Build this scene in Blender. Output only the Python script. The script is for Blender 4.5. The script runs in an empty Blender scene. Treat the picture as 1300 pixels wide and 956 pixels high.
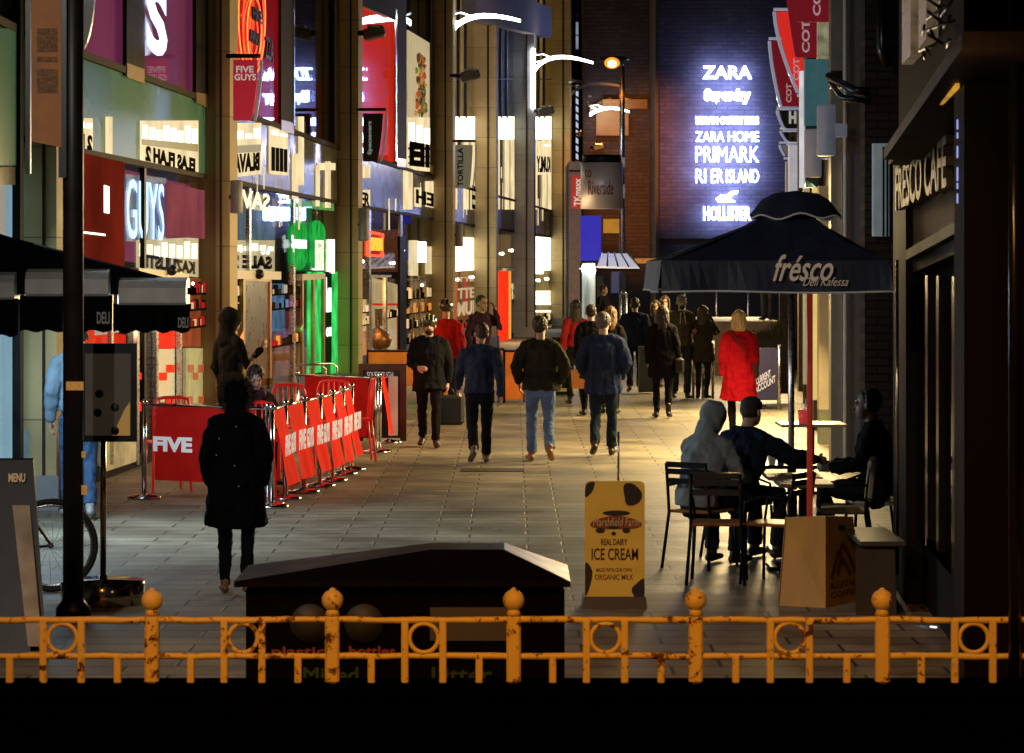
import bpy, bmesh, math, random
from mathutils import Vector, Matrix, noise
random.seed(7)
SC = bpy.context.scene
COL = SC.collection
F, CX, HY, CH = 3600.0, 650.0, 340.0, 2.4        # lens in photo pixels, street axis, eye height

def P(x, y, d):
    return Vector(((x - CX) * d / F, d, CH - (y - HY) * d / F))
def G(x, d, z=0.0):
    return Vector(((x - CX) * d / F, d, z))

# ------------------------------------------------------------------ materials
MATS = {}
def mat(name, col, rough=0.6, metal=0.0, emit=None, es=0.0, var=0.0, vscale=6.0, bump=0.0, bscale=40.0, coat=0.0, spec=0.5, stretch=(1, 1, 1)):
    if name in MATS: return MATS[name]
    m = bpy.data.materials.new(name); m.use_nodes = True
    nt = m.node_tree; b = nt.nodes['Principled BSDF']
    b.inputs['Base Color'].default_value = (*col, 1)
    b.inputs['Roughness'].default_value = rough
    b.inputs['Metallic'].default_value = metal
    b.inputs['Specular IOR Level'].default_value = spec
    if coat: b.inputs['Coat Weight'].default_value = coat
    if emit:
        b.inputs['Emission Color'].default_value = (*emit, 1)
        b.inputs['Emission Strength'].default_value = es
    if var or bump:
        tc = nt.nodes.new('ShaderNodeTexCoord')
        mp = nt.nodes.new('ShaderNodeMapping'); mp.inputs['Scale'].default_value = stretch
        nt.links.new(tc.outputs['Object'], mp.inputs['Vector'])
    if var:
        n = nt.nodes.new('ShaderNodeTexNoise'); n.inputs['Scale'].default_value = vscale; n.inputs['Detail'].default_value = 5
        nt.links.new(mp.outputs['Vector'], n.inputs['Vector'])
        r = nt.nodes.new('ShaderNodeMapRange'); r.inputs['From Min'].default_value = .3; r.inputs['From Max'].default_value = .7
        r.inputs['To Min'].default_value = 1 - var; r.inputs['To Max'].default_value = 1 + var * .6
        nt.links.new(n.outputs['Fac'], r.inputs['Value'])
        v = nt.nodes.new('ShaderNodeVectorMath'); v.operation = 'SCALE'
        v.inputs[0].default_value = col
        nt.links.new(r.outputs['Result'], v.inputs['Scale'])
        nt.links.new(v.outputs['Vector'], b.inputs['Base Color'])
        r2 = nt.nodes.new('ShaderNodeMapRange'); r2.inputs['To Min'].default_value = max(.03, rough - .12); r2.inputs['To Max'].default_value = min(1, rough + .12)
        nt.links.new(n.outputs['Fac'], r2.inputs['Value']); nt.links.new(r2.outputs['Result'], b.inputs['Roughness'])
        if emit:
            v2 = nt.nodes.new('ShaderNodeVectorMath'); v2.operation = 'SCALE'; v2.inputs[0].default_value = emit
            nt.links.new(r.outputs['Result'], v2.inputs['Scale']); nt.links.new(v2.outputs['Vector'], b.inputs['Emission Color'])
    if bump:
        n2 = nt.nodes.new('ShaderNodeTexNoise'); n2.inputs['Scale'].default_value = bscale; n2.inputs['Detail'].default_value = 6
        nt.links.new(mp.outputs['Vector'], n2.inputs['Vector'])
        bp = nt.nodes.new('ShaderNodeBump'); bp.inputs['Strength'].default_value = bump; bp.inputs['Distance'].default_value = .02
        nt.links.new(n2.outputs['Fac'], bp.inputs['Height']); nt.links.new(bp.outputs['Normal'], b.inputs['Normal'])
    MATS[name] = m
    return m

def glow(name, col, s, var=0.0, vscale=3.0):
    return mat(name, (.015, .015, .015), .6, 0, col, s, var, vscale, spec=0)

def shop_glass(name, tint=(1, 1, 1), refl=1.0):
    if name in MATS: return MATS[name]
    m = bpy.data.materials.new(name); m.use_nodes = True
    nt = m.node_tree; nt.nodes.remove(nt.nodes['Principled BSDF'])
    out = nt.nodes['Material Output']
    tr = nt.nodes.new('ShaderNodeBsdfTransparent'); tr.inputs['Color'].default_value = (*tint, 1)
    gl = nt.nodes.new('ShaderNodeBsdfGlossy'); gl.inputs['Roughness'].default_value = .015; gl.inputs['Color'].default_value = (.9, .95, .95, 1)
    fr = nt.nodes.new('ShaderNodeFresnel'); fr.inputs['IOR'].default_value = 1.45
    ml = nt.nodes.new('ShaderNodeMath'); ml.operation = 'MULTIPLY'; ml.inputs[1].default_value = refl; ml.use_clamp = True
    tc = nt.nodes.new('ShaderNodeTexCoord')
    nz = nt.nodes.new('ShaderNodeTexNoise'); nz.inputs['Scale'].default_value = .9
    bp = nt.nodes.new('ShaderNodeBump'); bp.inputs['Strength'].default_value = .03; bp.inputs['Distance'].default_value = .05
    mx = nt.nodes.new('ShaderNodeMixShader')
    L = nt.links.new
    L(tc.outputs['Object'], nz.inputs['Vector']); L(nz.outputs['Fac'], bp.inputs['Height']); L(bp.outputs['Normal'], gl.inputs['Normal'])
    L(fr.outputs['Fac'], ml.inputs[0]); L(ml.outputs[0], mx.inputs['Fac']); L(tr.outputs[0], mx.inputs[1]); L(gl.outputs[0], mx.inputs[2])
    L(mx.outputs[0], out.inputs['Surface'])
    MATS[name] = m
    return m

def brickmat(name, c1, c2, mortar, scale, w=.5, h=.25, rough=.8, bump=.6, offset=.5, ms=.015, axes='xz', dirt=.35, wet=None):
    """bricks or slabs: axes says which two object axes carry the pattern"""
    if name in MATS: return MATS[name]
    m = bpy.data.materials.new(name); m.use_nodes = True
    nt = m.node_tree; b = nt.nodes['Principled BSDF']; L = nt.links.new
    b.inputs['Specular IOR Level'].default_value = .35 if axes == 'xy' else .08
    tc = nt.nodes.new('ShaderNodeTexCoord'); sp = nt.nodes.new('ShaderNodeSeparateXYZ'); cb = nt.nodes.new('ShaderNodeCombineXYZ')
    L(tc.outputs['Object'], sp.inputs[0])
    L(sp.outputs[axes[0].upper()], cb.inputs['X']); L(sp.outputs[axes[1].upper()], cb.inputs['Y'])
    br = nt.nodes.new('ShaderNodeTexBrick'); br.inputs['Scale'].default_value = scale
    br.inputs['Color1'].default_value = (*c1, 1); br.inputs['Color2'].default_value = (*c2, 1); br.inputs['Mortar'].default_value = (*mortar, 1)
    br.inputs['Brick Width'].default_value = w; br.inputs['Row Height'].default_value = h; br.inputs['Mortar Size'].default_value = ms
    br.inputs['Mortar Smooth'].default_value = .2; br.offset = offset
    L(cb.outputs[0], br.inputs['Vector'])
    n = nt.nodes.new('ShaderNodeTexNoise'); n.inputs['Scale'].default_value = .9; n.inputs['Detail'].default_value = 8; n.inputs['Roughness'].default_value = .65
    L(tc.outputs['Object'], n.inputs['Vector'])
    r = nt.nodes.new('ShaderNodeMapRange'); r.inputs['From Min'].default_value = .3; r.inputs['From Max'].default_value = .7
    r.inputs['To Min'].default_value = 1 - dirt; r.inputs['To Max'].default_value = 1 + dirt * .5
    L(n.outputs['Fac'], r.inputs['Value'])
    v = nt.nodes.new('ShaderNodeVectorMath'); v.operation = 'SCALE'
    L(br.outputs['Color'], v.inputs[0]); L(r.outputs['Result'], v.inputs['Scale']); L(v.outputs['Vector'], b.inputs['Base Color'])
    n3 = nt.nodes.new('ShaderNodeTexNoise'); n3.inputs['Scale'].default_value = 30; n3.inputs['Detail'].default_value = 6
    L(tc.outputs['Object'], n3.inputs['Vector'])
    mth = nt.nodes.new('ShaderNodeMath'); mth.operation = 'MULTIPLY_ADD'; mth.inputs[1].default_value = -1.0
    L(br.outputs['Fac'], mth.inputs[0])
    m2 = nt.nodes.new('ShaderNodeMath'); m2.operation = 'MULTIPLY'; m2.inputs[1].default_value = .25
    L(n3.outputs['Fac'], m2.inputs[0]); L(m2.outputs[0], mth.inputs[2])
    bp = nt.nodes.new('ShaderNodeBump'); bp.inputs['Strength'].default_value = bump; bp.inputs['Distance'].default_value = .012
    L(mth.outputs[0], bp.inputs['Height']); L(bp.outputs['Normal'], b.inputs['Normal'])
    r2 = nt.nodes.new('ShaderNodeMapRange'); r2.inputs['From Min'].default_value = .3; r2.inputs['From Max'].default_value = .7
    r2.inputs['To Min'].default_value = rough - .15; r2.inputs['To Max'].default_value = min(1, rough + .12)
    L(n.outputs['Fac'], r2.inputs['Value']); L(r2.outputs['Result'], b.inputs['Roughness'])
    MATS[name] = m
    return m

# ------------------------------------------------------------------ mesh builder
class MB:
    def __init__(s): s.v = []; s.f = []; s.mi = []; s.smooth = []; s.cur = 0; s.sm = False; s.pieces = []
    def add(s, vs, fs, sm=None):
        o = len(s.v); s.v += [Vector(p) for p in vs]; s.pieces.append((len(s.f), len(fs), o, len(vs)))
        for f in fs:
            s.f.append([i + o for i in f]); s.mi.append(s.cur); s.smooth.append(s.sm if sm is None else sm)
        return s
    def quad(s, a, b, c, d): return s.add([a, b, c, d], [(0, 1, 2, 3)])
    def hexa(s, p):                       # 8 corners: bottom 0-3 ccw, top 4-7
        return s.add(p, [(3, 2, 1, 0), (4, 5, 6, 7), (0, 1, 5, 4), (1, 2, 6, 5), (2, 3, 7, 6), (3, 0, 4, 7)])
    def box(s, c, size, rz=0.0, M=None, bev=0.0):
        x, y, z = size[0] / 2, size[1] / 2, size[2] / 2
        R = Matrix.Rotation(rz, 3, 'Z') if M is None else M
        c = Vector(c)
        if bev <= 0:
            return s.hexa([c + R @ Vector(q) for q in [(-x, -y, -z), (x, -y, -z), (x, y, -z), (-x, y, -z), (-x, -y, z), (x, -y, z), (x, y, z), (-x, y, z)]])
        b = min(bev, x * .9, y * .9, z * .9)
        rings = []
        for (zz, i) in ((-z, b), (-z + b, 0), (z - b, 0), (z, b)):
            rings.append([c + R @ Vector(q) for q in [(-x + i + (b if 0 else 0), -y + i, zz), (x - i, -y + i, zz), (x - i, y - i, zz), (-x + i, y - i, zz)]])
        # chamfer vertical edges too
        rr = []
        for (zz, i) in ((-z, b), (-z + b, 0), (z - b, 0), (z, b)):
            X, Y = x - i, y - i; k = b
            rr.append([c + R @ Vector(q) for q in [(-X + k, -Y, zz), (X - k, -Y, zz), (X, -Y + k, zz), (X, Y - k, zz), (X - k, Y, zz), (-X + k, Y, zz), (-X, Y - k, zz), (-X, -Y + k, zz)]])
        return s.loft(rr)
    def loft(s, rings, cap=True, closed=True, sm=None):
        n = len(rings[0]); vs = [p for r in rings for p in r]; fs = []
        for i in range(len(rings) - 1):
            for j in range(n if closed else n - 1):
                k = (j + 1) % n
                fs.append((i * n + j, i * n + k, (i + 1) * n + k, (i + 1) * n + j))
        if cap:
            fs.append(tuple(reversed(range(n)))); fs.append(tuple((len(rings) - 1) * n + j for j in range(n)))
        return s.add(vs, fs, sm)
    def tube(s, pts, r, seg=8, cap=True, sm=True):
        pts = [Vector(p) for p in pts]
        rs = r if isinstance(r, (list, tuple)) else [r] * len(pts)
        rings = []; up = None
        for i, p in enumerate(pts):
            t = (pts[min(i + 1, len(pts) - 1)] - pts[max(i - 1, 0)]).normalized()
            if up is None:
                up = Vector((0, 0, 1)) if abs(t.z) < .9 else Vector((1, 0, 0))
            a = t.cross(up)
            if a.length < 1e-4: a = t.cross(Vector((0, 1, 0)))
            a.normalize(); b = a.cross(t).normalized(); up = b
            rings.append([p + (a * math.cos(2 * math.pi * k / seg) + b * math.sin(2 * math.pi * k / seg)) * rs[i] for k in range(seg)])
        return s.loft(rings, cap, True, sm)
    def lathe(s, c, prof, seg=20, axis=(0, 0, 1), sm=True):   # prof: (r, h)
        c = Vector(c); ax = Vector(axis).normalized()
        a = ax.orthogonal().normalized(); b = ax.cross(a)
        rings = [[c + ax * h + (a * math.cos(2 * math.pi * k / seg) + b * math.sin(2 * math.pi * k / seg)) * max(r, 1e-4) for k in range(seg)] for r, h in prof]
        return s.loft(rings, True, True, sm)
    def ball(s, c, r, seg=14, rings=9, M=None):
        if not isinstance(r, (tuple, list)): r = (r, r, r)
        c = Vector(c); rr = []
        for i in range(rings + 1):
            th = math.pi * (i / rings); th = min(max(th, .02), math.pi - .02)
            ring = []
            for k in range(seg):
                ph = 2 * math.pi * k / seg
                q = Vector((r[0] * math.sin(th) * math.cos(ph), r[1] * math.sin(th) * math.sin(ph), -r[2] * math.cos(th)))
                ring.append(c + (M @ q if M else q))
            rr.append(ring)
        return s.loft(rr, True, True, True)
    def prism(s, poly, N):                 # planar polygon extruded by vector N
        n = len(poly); N = Vector(N); vs = [Vector(p) for p in poly] + [Vector(p) + N for p in poly]
        fs = [tuple(reversed(range(n))), tuple(range(n, 2 * n))] + [(i, (i + 1) % n, n + (i + 1) % n, n + i) for i in range(n)]
        return s.add(vs, fs)
    def ring(s, c, R, r, axis=(0, 1, 0), seg=24, rs=8):
        c = Vector(c); ax = Vector(axis).normalized(); a = ax.orthogonal().normalized(); b = ax.cross(a)
        vs = []; fs = []
        for i in range(seg):
            t = 2 * math.pi * i / seg; d = a * math.cos(t) + b * math.sin(t)
            for j in range(rs):
                u = 2 * math.pi * j / rs
                vs.append(c + d * (R + r * math.cos(u)) + ax * r * math.sin(u))
        for i in range(seg):
            for j in range(rs):
                fs.append((i * rs + j, i * rs + (j + 1) % rs, ((i + 1) % seg) * rs + (j + 1) % rs, ((i + 1) % seg) * rs + j))
        return s.add(vs, fs, True)
    def each(s, name, mats, parent=None, local=False):
        out = []
        for f0, nf, v0, nv in s.pieces:
            q = MB(); q.add(s.v[v0:v0 + nv], [[i - v0 for i in f] for f in s.f[f0:f0 + nf]]); q.smooth = s.smooth[f0:f0 + nf]
            out.append(q.build(name, mats, parent, local))
        return out
    def build(s, name, mats, parent=None, local=False, fix=True):
        me = bpy.data.meshes.new(name)
        if not isinstance(mats, (list, tuple)): mats = [mats]
        vs = s.v
        loc = None
        if parent is not None and not local:
            Mi = wm(parent).inverted(); vs = [Mi @ p for p in vs]
        elif parent is None and not local:
            xs = [p.x for p in vs]; ys = [p.y for p in vs]; zs = [p.z for p in vs]
            loc = Vector(((min(xs) + max(xs)) / 2, (min(ys) + max(ys)) / 2, min(zs)))
            vs = [p - loc for p in vs]
        me.from_pydata([tuple(p) for p in vs], [], s.f)
        for m in mats: me.materials.append(m)
        me.polygons.foreach_set('material_index', s.mi)
        me.polygons.foreach_set('use_smooth', s.smooth)
        if fix:
            bm = bmesh.new(); bm.from_mesh(me); bmesh.ops.recalc_face_normals(bm, faces=bm.faces); bm.to_mesh(me); bm.free()
        me.update()
        o = bpy.data.objects.new(name, me); COL.objects.link(o)
        if loc is not None: o.location = loc
        if parent is not None: o.parent = parent
        return o

def wm(o):
    M = o.matrix_basis.copy()
    while o.parent is not None:
        o = o.parent; M = o.matrix_basis @ M
    return M

def tag(o, label=None, cat=None, group=None, kind=None):
    if label: o['label'] = label
    if cat: o['category'] = cat
    if group: o['group'] = group
    if kind: o['kind'] = kind
    return o
def thing(name, loc, label, cat, rz=0.0, group=None):
    o = bpy.data.objects.new(name, None); COL.objects.link(o); o.empty_display_size = .2
    o.location = loc; o.rotation_euler = (0, 0, rz)
    return tag(o, label, cat, group)
def copy_tree(o, loc=None, rz=None, label=None, parent=None):
    c = o.copy(); COL.objects.link(c)
    if parent is not None: c.parent = parent
    if loc is not None: c.location = loc
    if rz is not None: c.rotation_euler = (0, 0, rz)
    if label: c['label'] = label
    for ch in list(o.children): copy_tree(ch, parent=c)
    return c

# ------------------------------------------------------------------ lettering
def text_mesh(txt, bold=0.0, shear=0.0, space=1.0):
    cu = bpy.data.curves.new('lettering', 'FONT'); cu.body = txt; cu.offset = bold; cu.shear = shear; cu.space_character = space
    cu.resolution_u = 3; cu.fill_mode = 'FRONT'
    ob = bpy.data.objects.new('lettering', cu); COL.objects.link(ob)
    me = bpy.data.meshes.new_from_object(ob.evaluated_get(bpy.context.evaluated_depsgraph_get()))
    vs = [v.co.copy() for v in me.vertices]; fs = [list(p.vertices) for p in me.polygons]
    bpy.data.objects.remove(ob); bpy.data.curves.remove(cu); bpy.data.meshes.remove(me)
    return vs, fs
def lettering(txt, O, U, V, m, parent, depth=0.0, bold=0.0, shear=0.0, space=1.0, mirror=False, name='lettering', keep=False, mb=None, local=False):
    """text fitted to the parallelogram O, O+U, O+V (V is height); depth extrudes along U x V"""
    vs, fs = text_mesh(txt, bold, shear, space)
    if not vs: return None
    x0 = min(p.x for p in vs); x1 = max(p.x for p in vs); y0 = min(p.y for p in vs); y1 = max(p.y for p in vs)
    O, U, V = Vector(O), Vector(U), Vector(V)
    N = U.cross(V).normalized()
    q = []
    for p in vs:
        u = (p.x - x0) / (x1 - x0); w = (p.y - y0) / (y1 - y0)
        if mirror: u = 1 - u
        q.append(O + U * u + V * w)
    own = mb is None
    if own: mb = MB()
    if depth:
        front = [p + N * depth for p in q]
        edges = {}
        for f in fs:
            for i in range(len(f)):
                a, b = f[i], f[(i + 1) % len(f)]
                k = (min(a, b), max(a, b)); edges.setdefault(k, []).append((a, b))
        n = len(q)
        sides = [(a, b, b + n, a + n) for k, l in edges.items() if len(l) == 1 for a, b in l]
        mb.add(q + front, [[i + n for i in f] for f in fs] + [list(reversed(f)) for f in fs] + sides)
    else:
        mb.add(q, fs)
    if own: return mb.build(name, m, parent, local=local, fix=False)

# ------------------------------------------------------------------ camera and night sky
cam = bpy.data.cameras.new('camera'); co = bpy.data.objects.new('camera', cam); COL.objects.link(co)
co.location = (0, 0, CH); co.rotation_euler = (math.pi / 2, 0, 0)
cam.sensor_width = 36; cam.lens = F / 1300 * 36; cam.clip_start = .5; cam.clip_end = 2000
cam.shift_x = 0.0; cam.shift_y = -(478 - HY) / 1300.0
cam.dof.use_dof = True; cam.dof.focus_distance = 36; cam.dof.aperture_fstop = 10.0
SC.camera = co
w = bpy.data.worlds.new('World'); SC.world = w; w.use_nodes = True
nt = w.node_tree; sky = nt.nodes.new('ShaderNodeTexSky'); sky.sky_type = 'NISHITA'; sky.sun_disc = False
sky.sun_elevation = math.radians(-4); sky.sun_rotation = math.radians(200)
nt.links.new(sky.outputs['Color'], nt.nodes['Background'].inputs['Color']); nt.nodes['Background'].inputs['Strength'].default_value = .15
SC.view_settings.view_transform = 'Standard'; SC.view_settings.look = 'None'; SC.view_settings.exposure = 0; SC.view_settings.gamma = 1
SC.render.engine = 'CYCLES'
SC.cycles.use_denoising = True
SC.cycles.max_bounces = 6; SC.cycles.diffuse_bounces = 2; SC.cycles.glossy_bounces = 3; SC.cycles.transparent_max_bounces = 12
SC.cycles.sample_clamp_indirect = 3.0; SC.cycles.sample_clamp_direct = 0

def lamp(name, kind, loc, energy, col, size=.2, rot=None, target=None, spot=None, blend=.5, sy=None, parent=None):
    d = bpy.data.lights.new(name, kind); d.energy = energy; d.color = col
    if kind == 'AREA':
        d.size = size
        if sy: d.shape = 'RECTANGLE'; d.size_y = sy
    elif kind == 'SUN': d.angle = size
    else: d.shadow_soft_size = size
    if spot: d.spot_size = math.radians(spot); d.spot_blend = blend
    o = bpy.data.objects.new(name, d); COL.objects.link(o); o.location = loc
    if target is not None: o.rotation_euler = (Vector(target) - Vector(loc)).to_track_quat('-Z', 'Y').to_euler()
    elif rot: o.rotation_euler = rot
    return o
lamp('moon', 'SUN', (0, 0, 60), .012, (.75, .85, 1), math.radians(.5), rot=(math.radians(50), 0, math.radians(200)))
# ================================================================== SETTING
paving = brickmat('street_paving', (.19, .162, .115), (.27, .235, .165), (.045, .038, .03), 1.0, .82, .34, .58, .9, .37, .012, 'xy', .75)
m_ground = mat('dark_ground', (.05, .048, .045), .85, var=.3, bump=.2)
b = MB(); b.quad((-600, -60, -.012), (600, -60, -.012), (600, 1400, -.012), (-600, 1400, -.012))
tag(b.build('ground', m_ground, fix=False), kind='structure')
b = MB(); b.quad((-8, 12.2, 0), (9.5, 12.2, 0), (22, 111, 0), (-8, 111, 0))
tag(b.build('pavement', paving, fix=False), kind='structure')

stone = brickmat('buff_stone', (.56, .43, .22), (.49, .37, .19), (.24, .19, .10), 1.0, 3.0, .9, .6, .15, 0, .008, 'yz', .25)
stone_g = brickmat('grey_stone', (.30, .30, .30), (.26, .26, .27), (.15, .15, .15), 1.0, 3.0, .9, .6, .15, 0, .008, 'yz', .25)
m_frame = mat('bronze_frame', (.040, .030, .020), .7, 0, var=.3, spec=.1)
m_dark = mat('dark_metal', (.015, .015, .016), .4, .5, var=.3)
m_black = mat('black_paint', (.01, .01, .011), .35, 0, var=.3)
m_green_glass = mat('green_spandrel', (.09, .19, .12), .28, 0, (.035, .10, .055), .42, var=.15, vscale=.6, spec=.04)
m_teal_glass = mat('teal_spandrel', (.06, .14, .11), .28, 0, (.03, .09, .06), .4, var=.15, vscale=.6, spec=.04)
m_grey_glass = mat('grey_spandrel', (.12, .115, .085), .25, 0, var=.2, vscale=.6, spec=.04)
m_plum = mat('plum_panel', (.14, .03, .06), .25, 0, (.24, .035, .11), .8, var=.35, vscale=.5, spec=0)
m_interior = mat('dark_interior', (.035, .025, .018), .7, var=.5, vscale=1.2)
m_maroon = mat('maroon_interior', (.08, .012, .008), .6, 0, (.26, .022, .010), .34, var=.4, vscale=.7, spec=0)
m_steel = mat('brushed_steel', (.55, .55, .56), .28, 1.0, var=.12, vscale=30)
m_white = mat('white_paint', (.7, .7, .7), .5, var=.08)
g_cream = glow('cream_glow', (1, .78, .43), 1.02, .28, 1.3)
g_cream_hi = glow('cream_glow_bright', (1, .92, .68), 2.6, .25, 1.2)
g_cream_lo = glow('cream_glow_dim', (1, .74, .40), .7, .3, 1.0)
g_white = glow('white_tube', (.95, .96, 1), 13)
g_coolwhite = glow('cool_lit_letters', (.50, .72, 1), 1.7)
g_red = glow('red_lit_panel', (1, .03, .006), 1.15, .12, .5)
g_deepred = glow('deep_red_panel', (.75, .012, .02), .62, .25, .8)
g_neon_r = glow('red_neon', (1, .06, .02), 3.0)
g_neon_o = glow('orange_neon', (1, .17, .03), 3.2)
g_green = glow('green_lit_panel', (.05, .85, .14), .8, .75, 2.2)
g_green_hi = glow('green_lit_sign', (.015, .55, .07), .72, .5, 4)
g_orange = glow('orange_interior', (1, .36, .06), .75, .5, 1.3)
g_warm = glow('warm_interior', (1, .62, .26), 1.0, .45, 1.6)
g_paleblue = glow('pale_blue_window', (.40, .66, .84), .85, .2, .7)
g_blue = glow('blue_lightbox', (.06, .05, .75), .55, .1, .8)
g_gold = glow('gold_interior', (.75, .46, .12), .62, .6, 1.2)
m_ink = mat('dark_lettering', (.012, .010, .006), .9, spec=0)
m_whitetext = mat('white_lettering', (.8, .8, .8), .6, 0, (1, 1, 1), .25)
glass = shop_glass('shop_glass', (.96, .98, .97), .36)
glass_dark = shop_glass('upper_glass', (.88, .9, .92), .45)

LF = [(-60, 24.4), (30, 28.0), (262, 39.3), (430, 55.0), (550, 73.0), (603, 85.0), (653, 98.0), (700, 116.0), (722, 126.0)]
LP = [Vector(((x - CX) * z / F, z)) for x, z in LF]
def bay_of(x):
    for i in range(len(LF) - 1):
        if x < LF[i + 1][0]: return i
    return len(LF) - 2
def hit(x, A, B, off):
    """point on the vertical plane through A, B (moved off metres to the street side) seen along pixel column x"""
    d = (B - A).normalized(); n = Vector((d.y, -d.x)); A = A + n * off
    k = (x - CX) / F                      # X = k Z
    z = (n.x * A.x + n.y * A.y) / (n.x * k + n.y)
    return Vector((k * z, z)), n
def LQ(x, y, off=0.0, bay=None):
    i = bay_of(x) if bay is None else bay
    p, n = hit(x, LP[i], LP[i + 1], off)
    return Vector((p.x, p.y, CH - (y - HY) * p.y / F))
def LN(bay):
    d = (LP[bay + 1] - LP[bay]).normalized(); return Vector((d.y, -d.x, 0))
def LZ(x, z, off=0.0, bay=None):
    q = LQ(x, HY, off, bay); q.z = z; return q
def lrect(mb, x0, x1, yt0, yb0, yt1, yb1, off=0.0, th=.05, bay=None):
    bay = bay_of((x0 + x1) / 2) if bay is None else bay
    mb.prism([LQ(x0, yb0, off, bay), LQ(x1, yb1, off, bay), LQ(x1, yt1, off, bay), LQ(x0, yt0, off, bay)], LN(bay) * -th)
    return mb
def lflat(mb, x0, x1, y0, y1, off=0.0, th=.05, bay=None):     # constant picture height at the middle, true horizontals in space
    bay = bay_of((x0 + x1) / 2) if bay is None else bay
    q = LQ((x0 + x1) / 2, y0, off, bay); r = LQ((x0 + x1) / 2, y1, off, bay)
    mb.prism([LZ(x0, r.z, off, bay), LZ(x1, r.z, off, bay), LZ(x1, q.z, off, bay), LZ(x0, q.z, off, bay)], LN(bay) * -th)
    return q.z, r.z
def lband(mb, x0, x1, z0, z1, off=0.0, th=.05, bay=None):
    bay = bay_of((x0 + x1) / 2) if bay is None else bay
    mb.prism([LZ(x0, z0, off, bay), LZ(x1, z0, off, bay), LZ(x1, z1, off, bay), LZ(x0, z1, off, bay)], LN(bay) * -th)
    return mb

# ------------------------------------------------------------------ left terrace of shops
T = thing('shop_terrace', (LP[2].x, LP[2].y, 0), 'long terrace of lit glass shops with tall buff pilasters, left of the street', 'building')
cols = [(30, 72, stone), (262, 292, stone), (430, 455, stone), (550, 575, stone), (603, 630, stone), (653, 678, stone_g), (700, 724, stone)]
Z2, Z1 = 3.68, 4.71
COLP = []
for i, (xa, xb, m) in enumerate(cols):
    A = LP[i + 1]; proj = (xb - xa) * A.y / F
    d = (LP[min(i + 2, len(LP) - 1)] - LP[i]).normalized(); n = Vector((d.y, -d.x))
    b = MB()
    def pt(u, v, z): q = A + d * u + n * v; return Vector((q.x, q.y, z))
    b.hexa([pt(0, -.3, 0), pt(0, proj, 0), pt(.7, proj, 0), pt(.7, -.3, 0), pt(0, -.3, 15), pt(0, proj, 15), pt(.7, proj, 15), pt(.7, -.3, 15)])
    c = b.build('column', m, T)
    # shadow-gap strip and a bright edge profile down the pilaster
    b = MB(); b.hexa([pt(-.03, proj * .58, .2), pt(-.03, proj * .66, .2), pt(.002, proj * .66, .2), pt(.002, proj * .58, .2), pt(-.03, proj * .58, 15), pt(-.03, proj * .66, 15), pt(.002, proj * .66, 15), pt(.002, proj * .58, 15)])
    b.build('edge_profile', m_frame, c)
    b = MB(); b.hexa([pt(-.05, -.02, 0), pt(-.05, proj + .03, 0), pt(.75, proj + .03, 0), pt(.75, -.02, 0), pt(-.05, -.02, .35), pt(-.05, proj + .03, .35), pt(.75, proj + .03, .35), pt(.75, -.02, .35)])
    b.build('plinth', stone_g, c)
    COLP.append((pt, proj, A, d, n))
# back-up wall, floors and stall risers of each bay
span = [(-60, 30), (30, 262), (262, 430), (430, 550), (550, 603), (603, 653), (653, 700), (700, 722)]
for i, (xa, xb) in enumerate(span):
    b = MB(); lband(b, xa, xb, 0, 15, -1.1, .3, i); b.build('interior_wall', m_interior, T)
    b = MB(); lband(b, xa, xb, .0, .16, -.02, .12, i); b.build('stall_riser', m_dark, T)
    b = MB(); lband(b, xa, xb, Z2, Z1, -.02, .12, i); b.build('spandrel', [m_teal_glass, m_green_glass, m_grey_glass, m_grey_glass, m_grey_glass, m_grey_glass, m_grey_glass, m_grey_glass][i], T)
    b = MB(); lband(b, xa, xb, Z2 - .05, Z2 + .02, .012, .10, i); lband(b, xa, xb, Z1 - .03, Z1 + .05, .03, .12, i); b.each('transom', m_frame, T)
    b = MB(); lband(b, xa, xb, .17, Z2 - .06, -.03, .012, i); b.each('window', glass, T)
    b = MB(); lband(b, xa, xb, Z1 + .06, 14.5, -.03, .012, i); b.each('window', glass_dark if i != 1 else glass, T)
    b = MB()
    n = 3 if i in (1, 2, 3) else 2
    for k in range(1, n):
        x = xa + (xb - xa) * k / n
        lband(b, x - 1.2, x + 1.2, .17, Z2 - .06, .0, .06, i)
    b.each('glazing_bar', m_steel if i > 1 else m_dark, T)

def lit(name, x0, x1, yt0, yb0, yt1, yb1, m, off=-.12, th=.04, bay=None):
    if name not in ('spandrel_panel', 'door') and m.node_tree.nodes.get('Principled BSDF'): m.node_tree.nodes['Principled BSDF'].inputs['Specular IOR Level'].default_value = 0
    b = MB(); lrect(b, x0, x1, yt0, yb0, yt1, yb1, off, th, bay); return b.build(name, m, T)
def ltext(txt, x0, x1, yb, yt, m, parent, off, bay=None, depth=.01, mirror=False, bold=.03, name='lettering', local=False, ybr=None, shear=0):
    bay = bay_of((x0 + x1) / 2) if bay is None else bay
    a = LQ(x0, yb, off, bay); t = LQ(x0, yt, off, bay); q = LZ(x1, a.z, off, bay)
    return lettering(txt, a, q - a, Vector((0, 0, t.z - a.z)), m, parent, depth, bold, shear, mirror=mirror, name=name)

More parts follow.
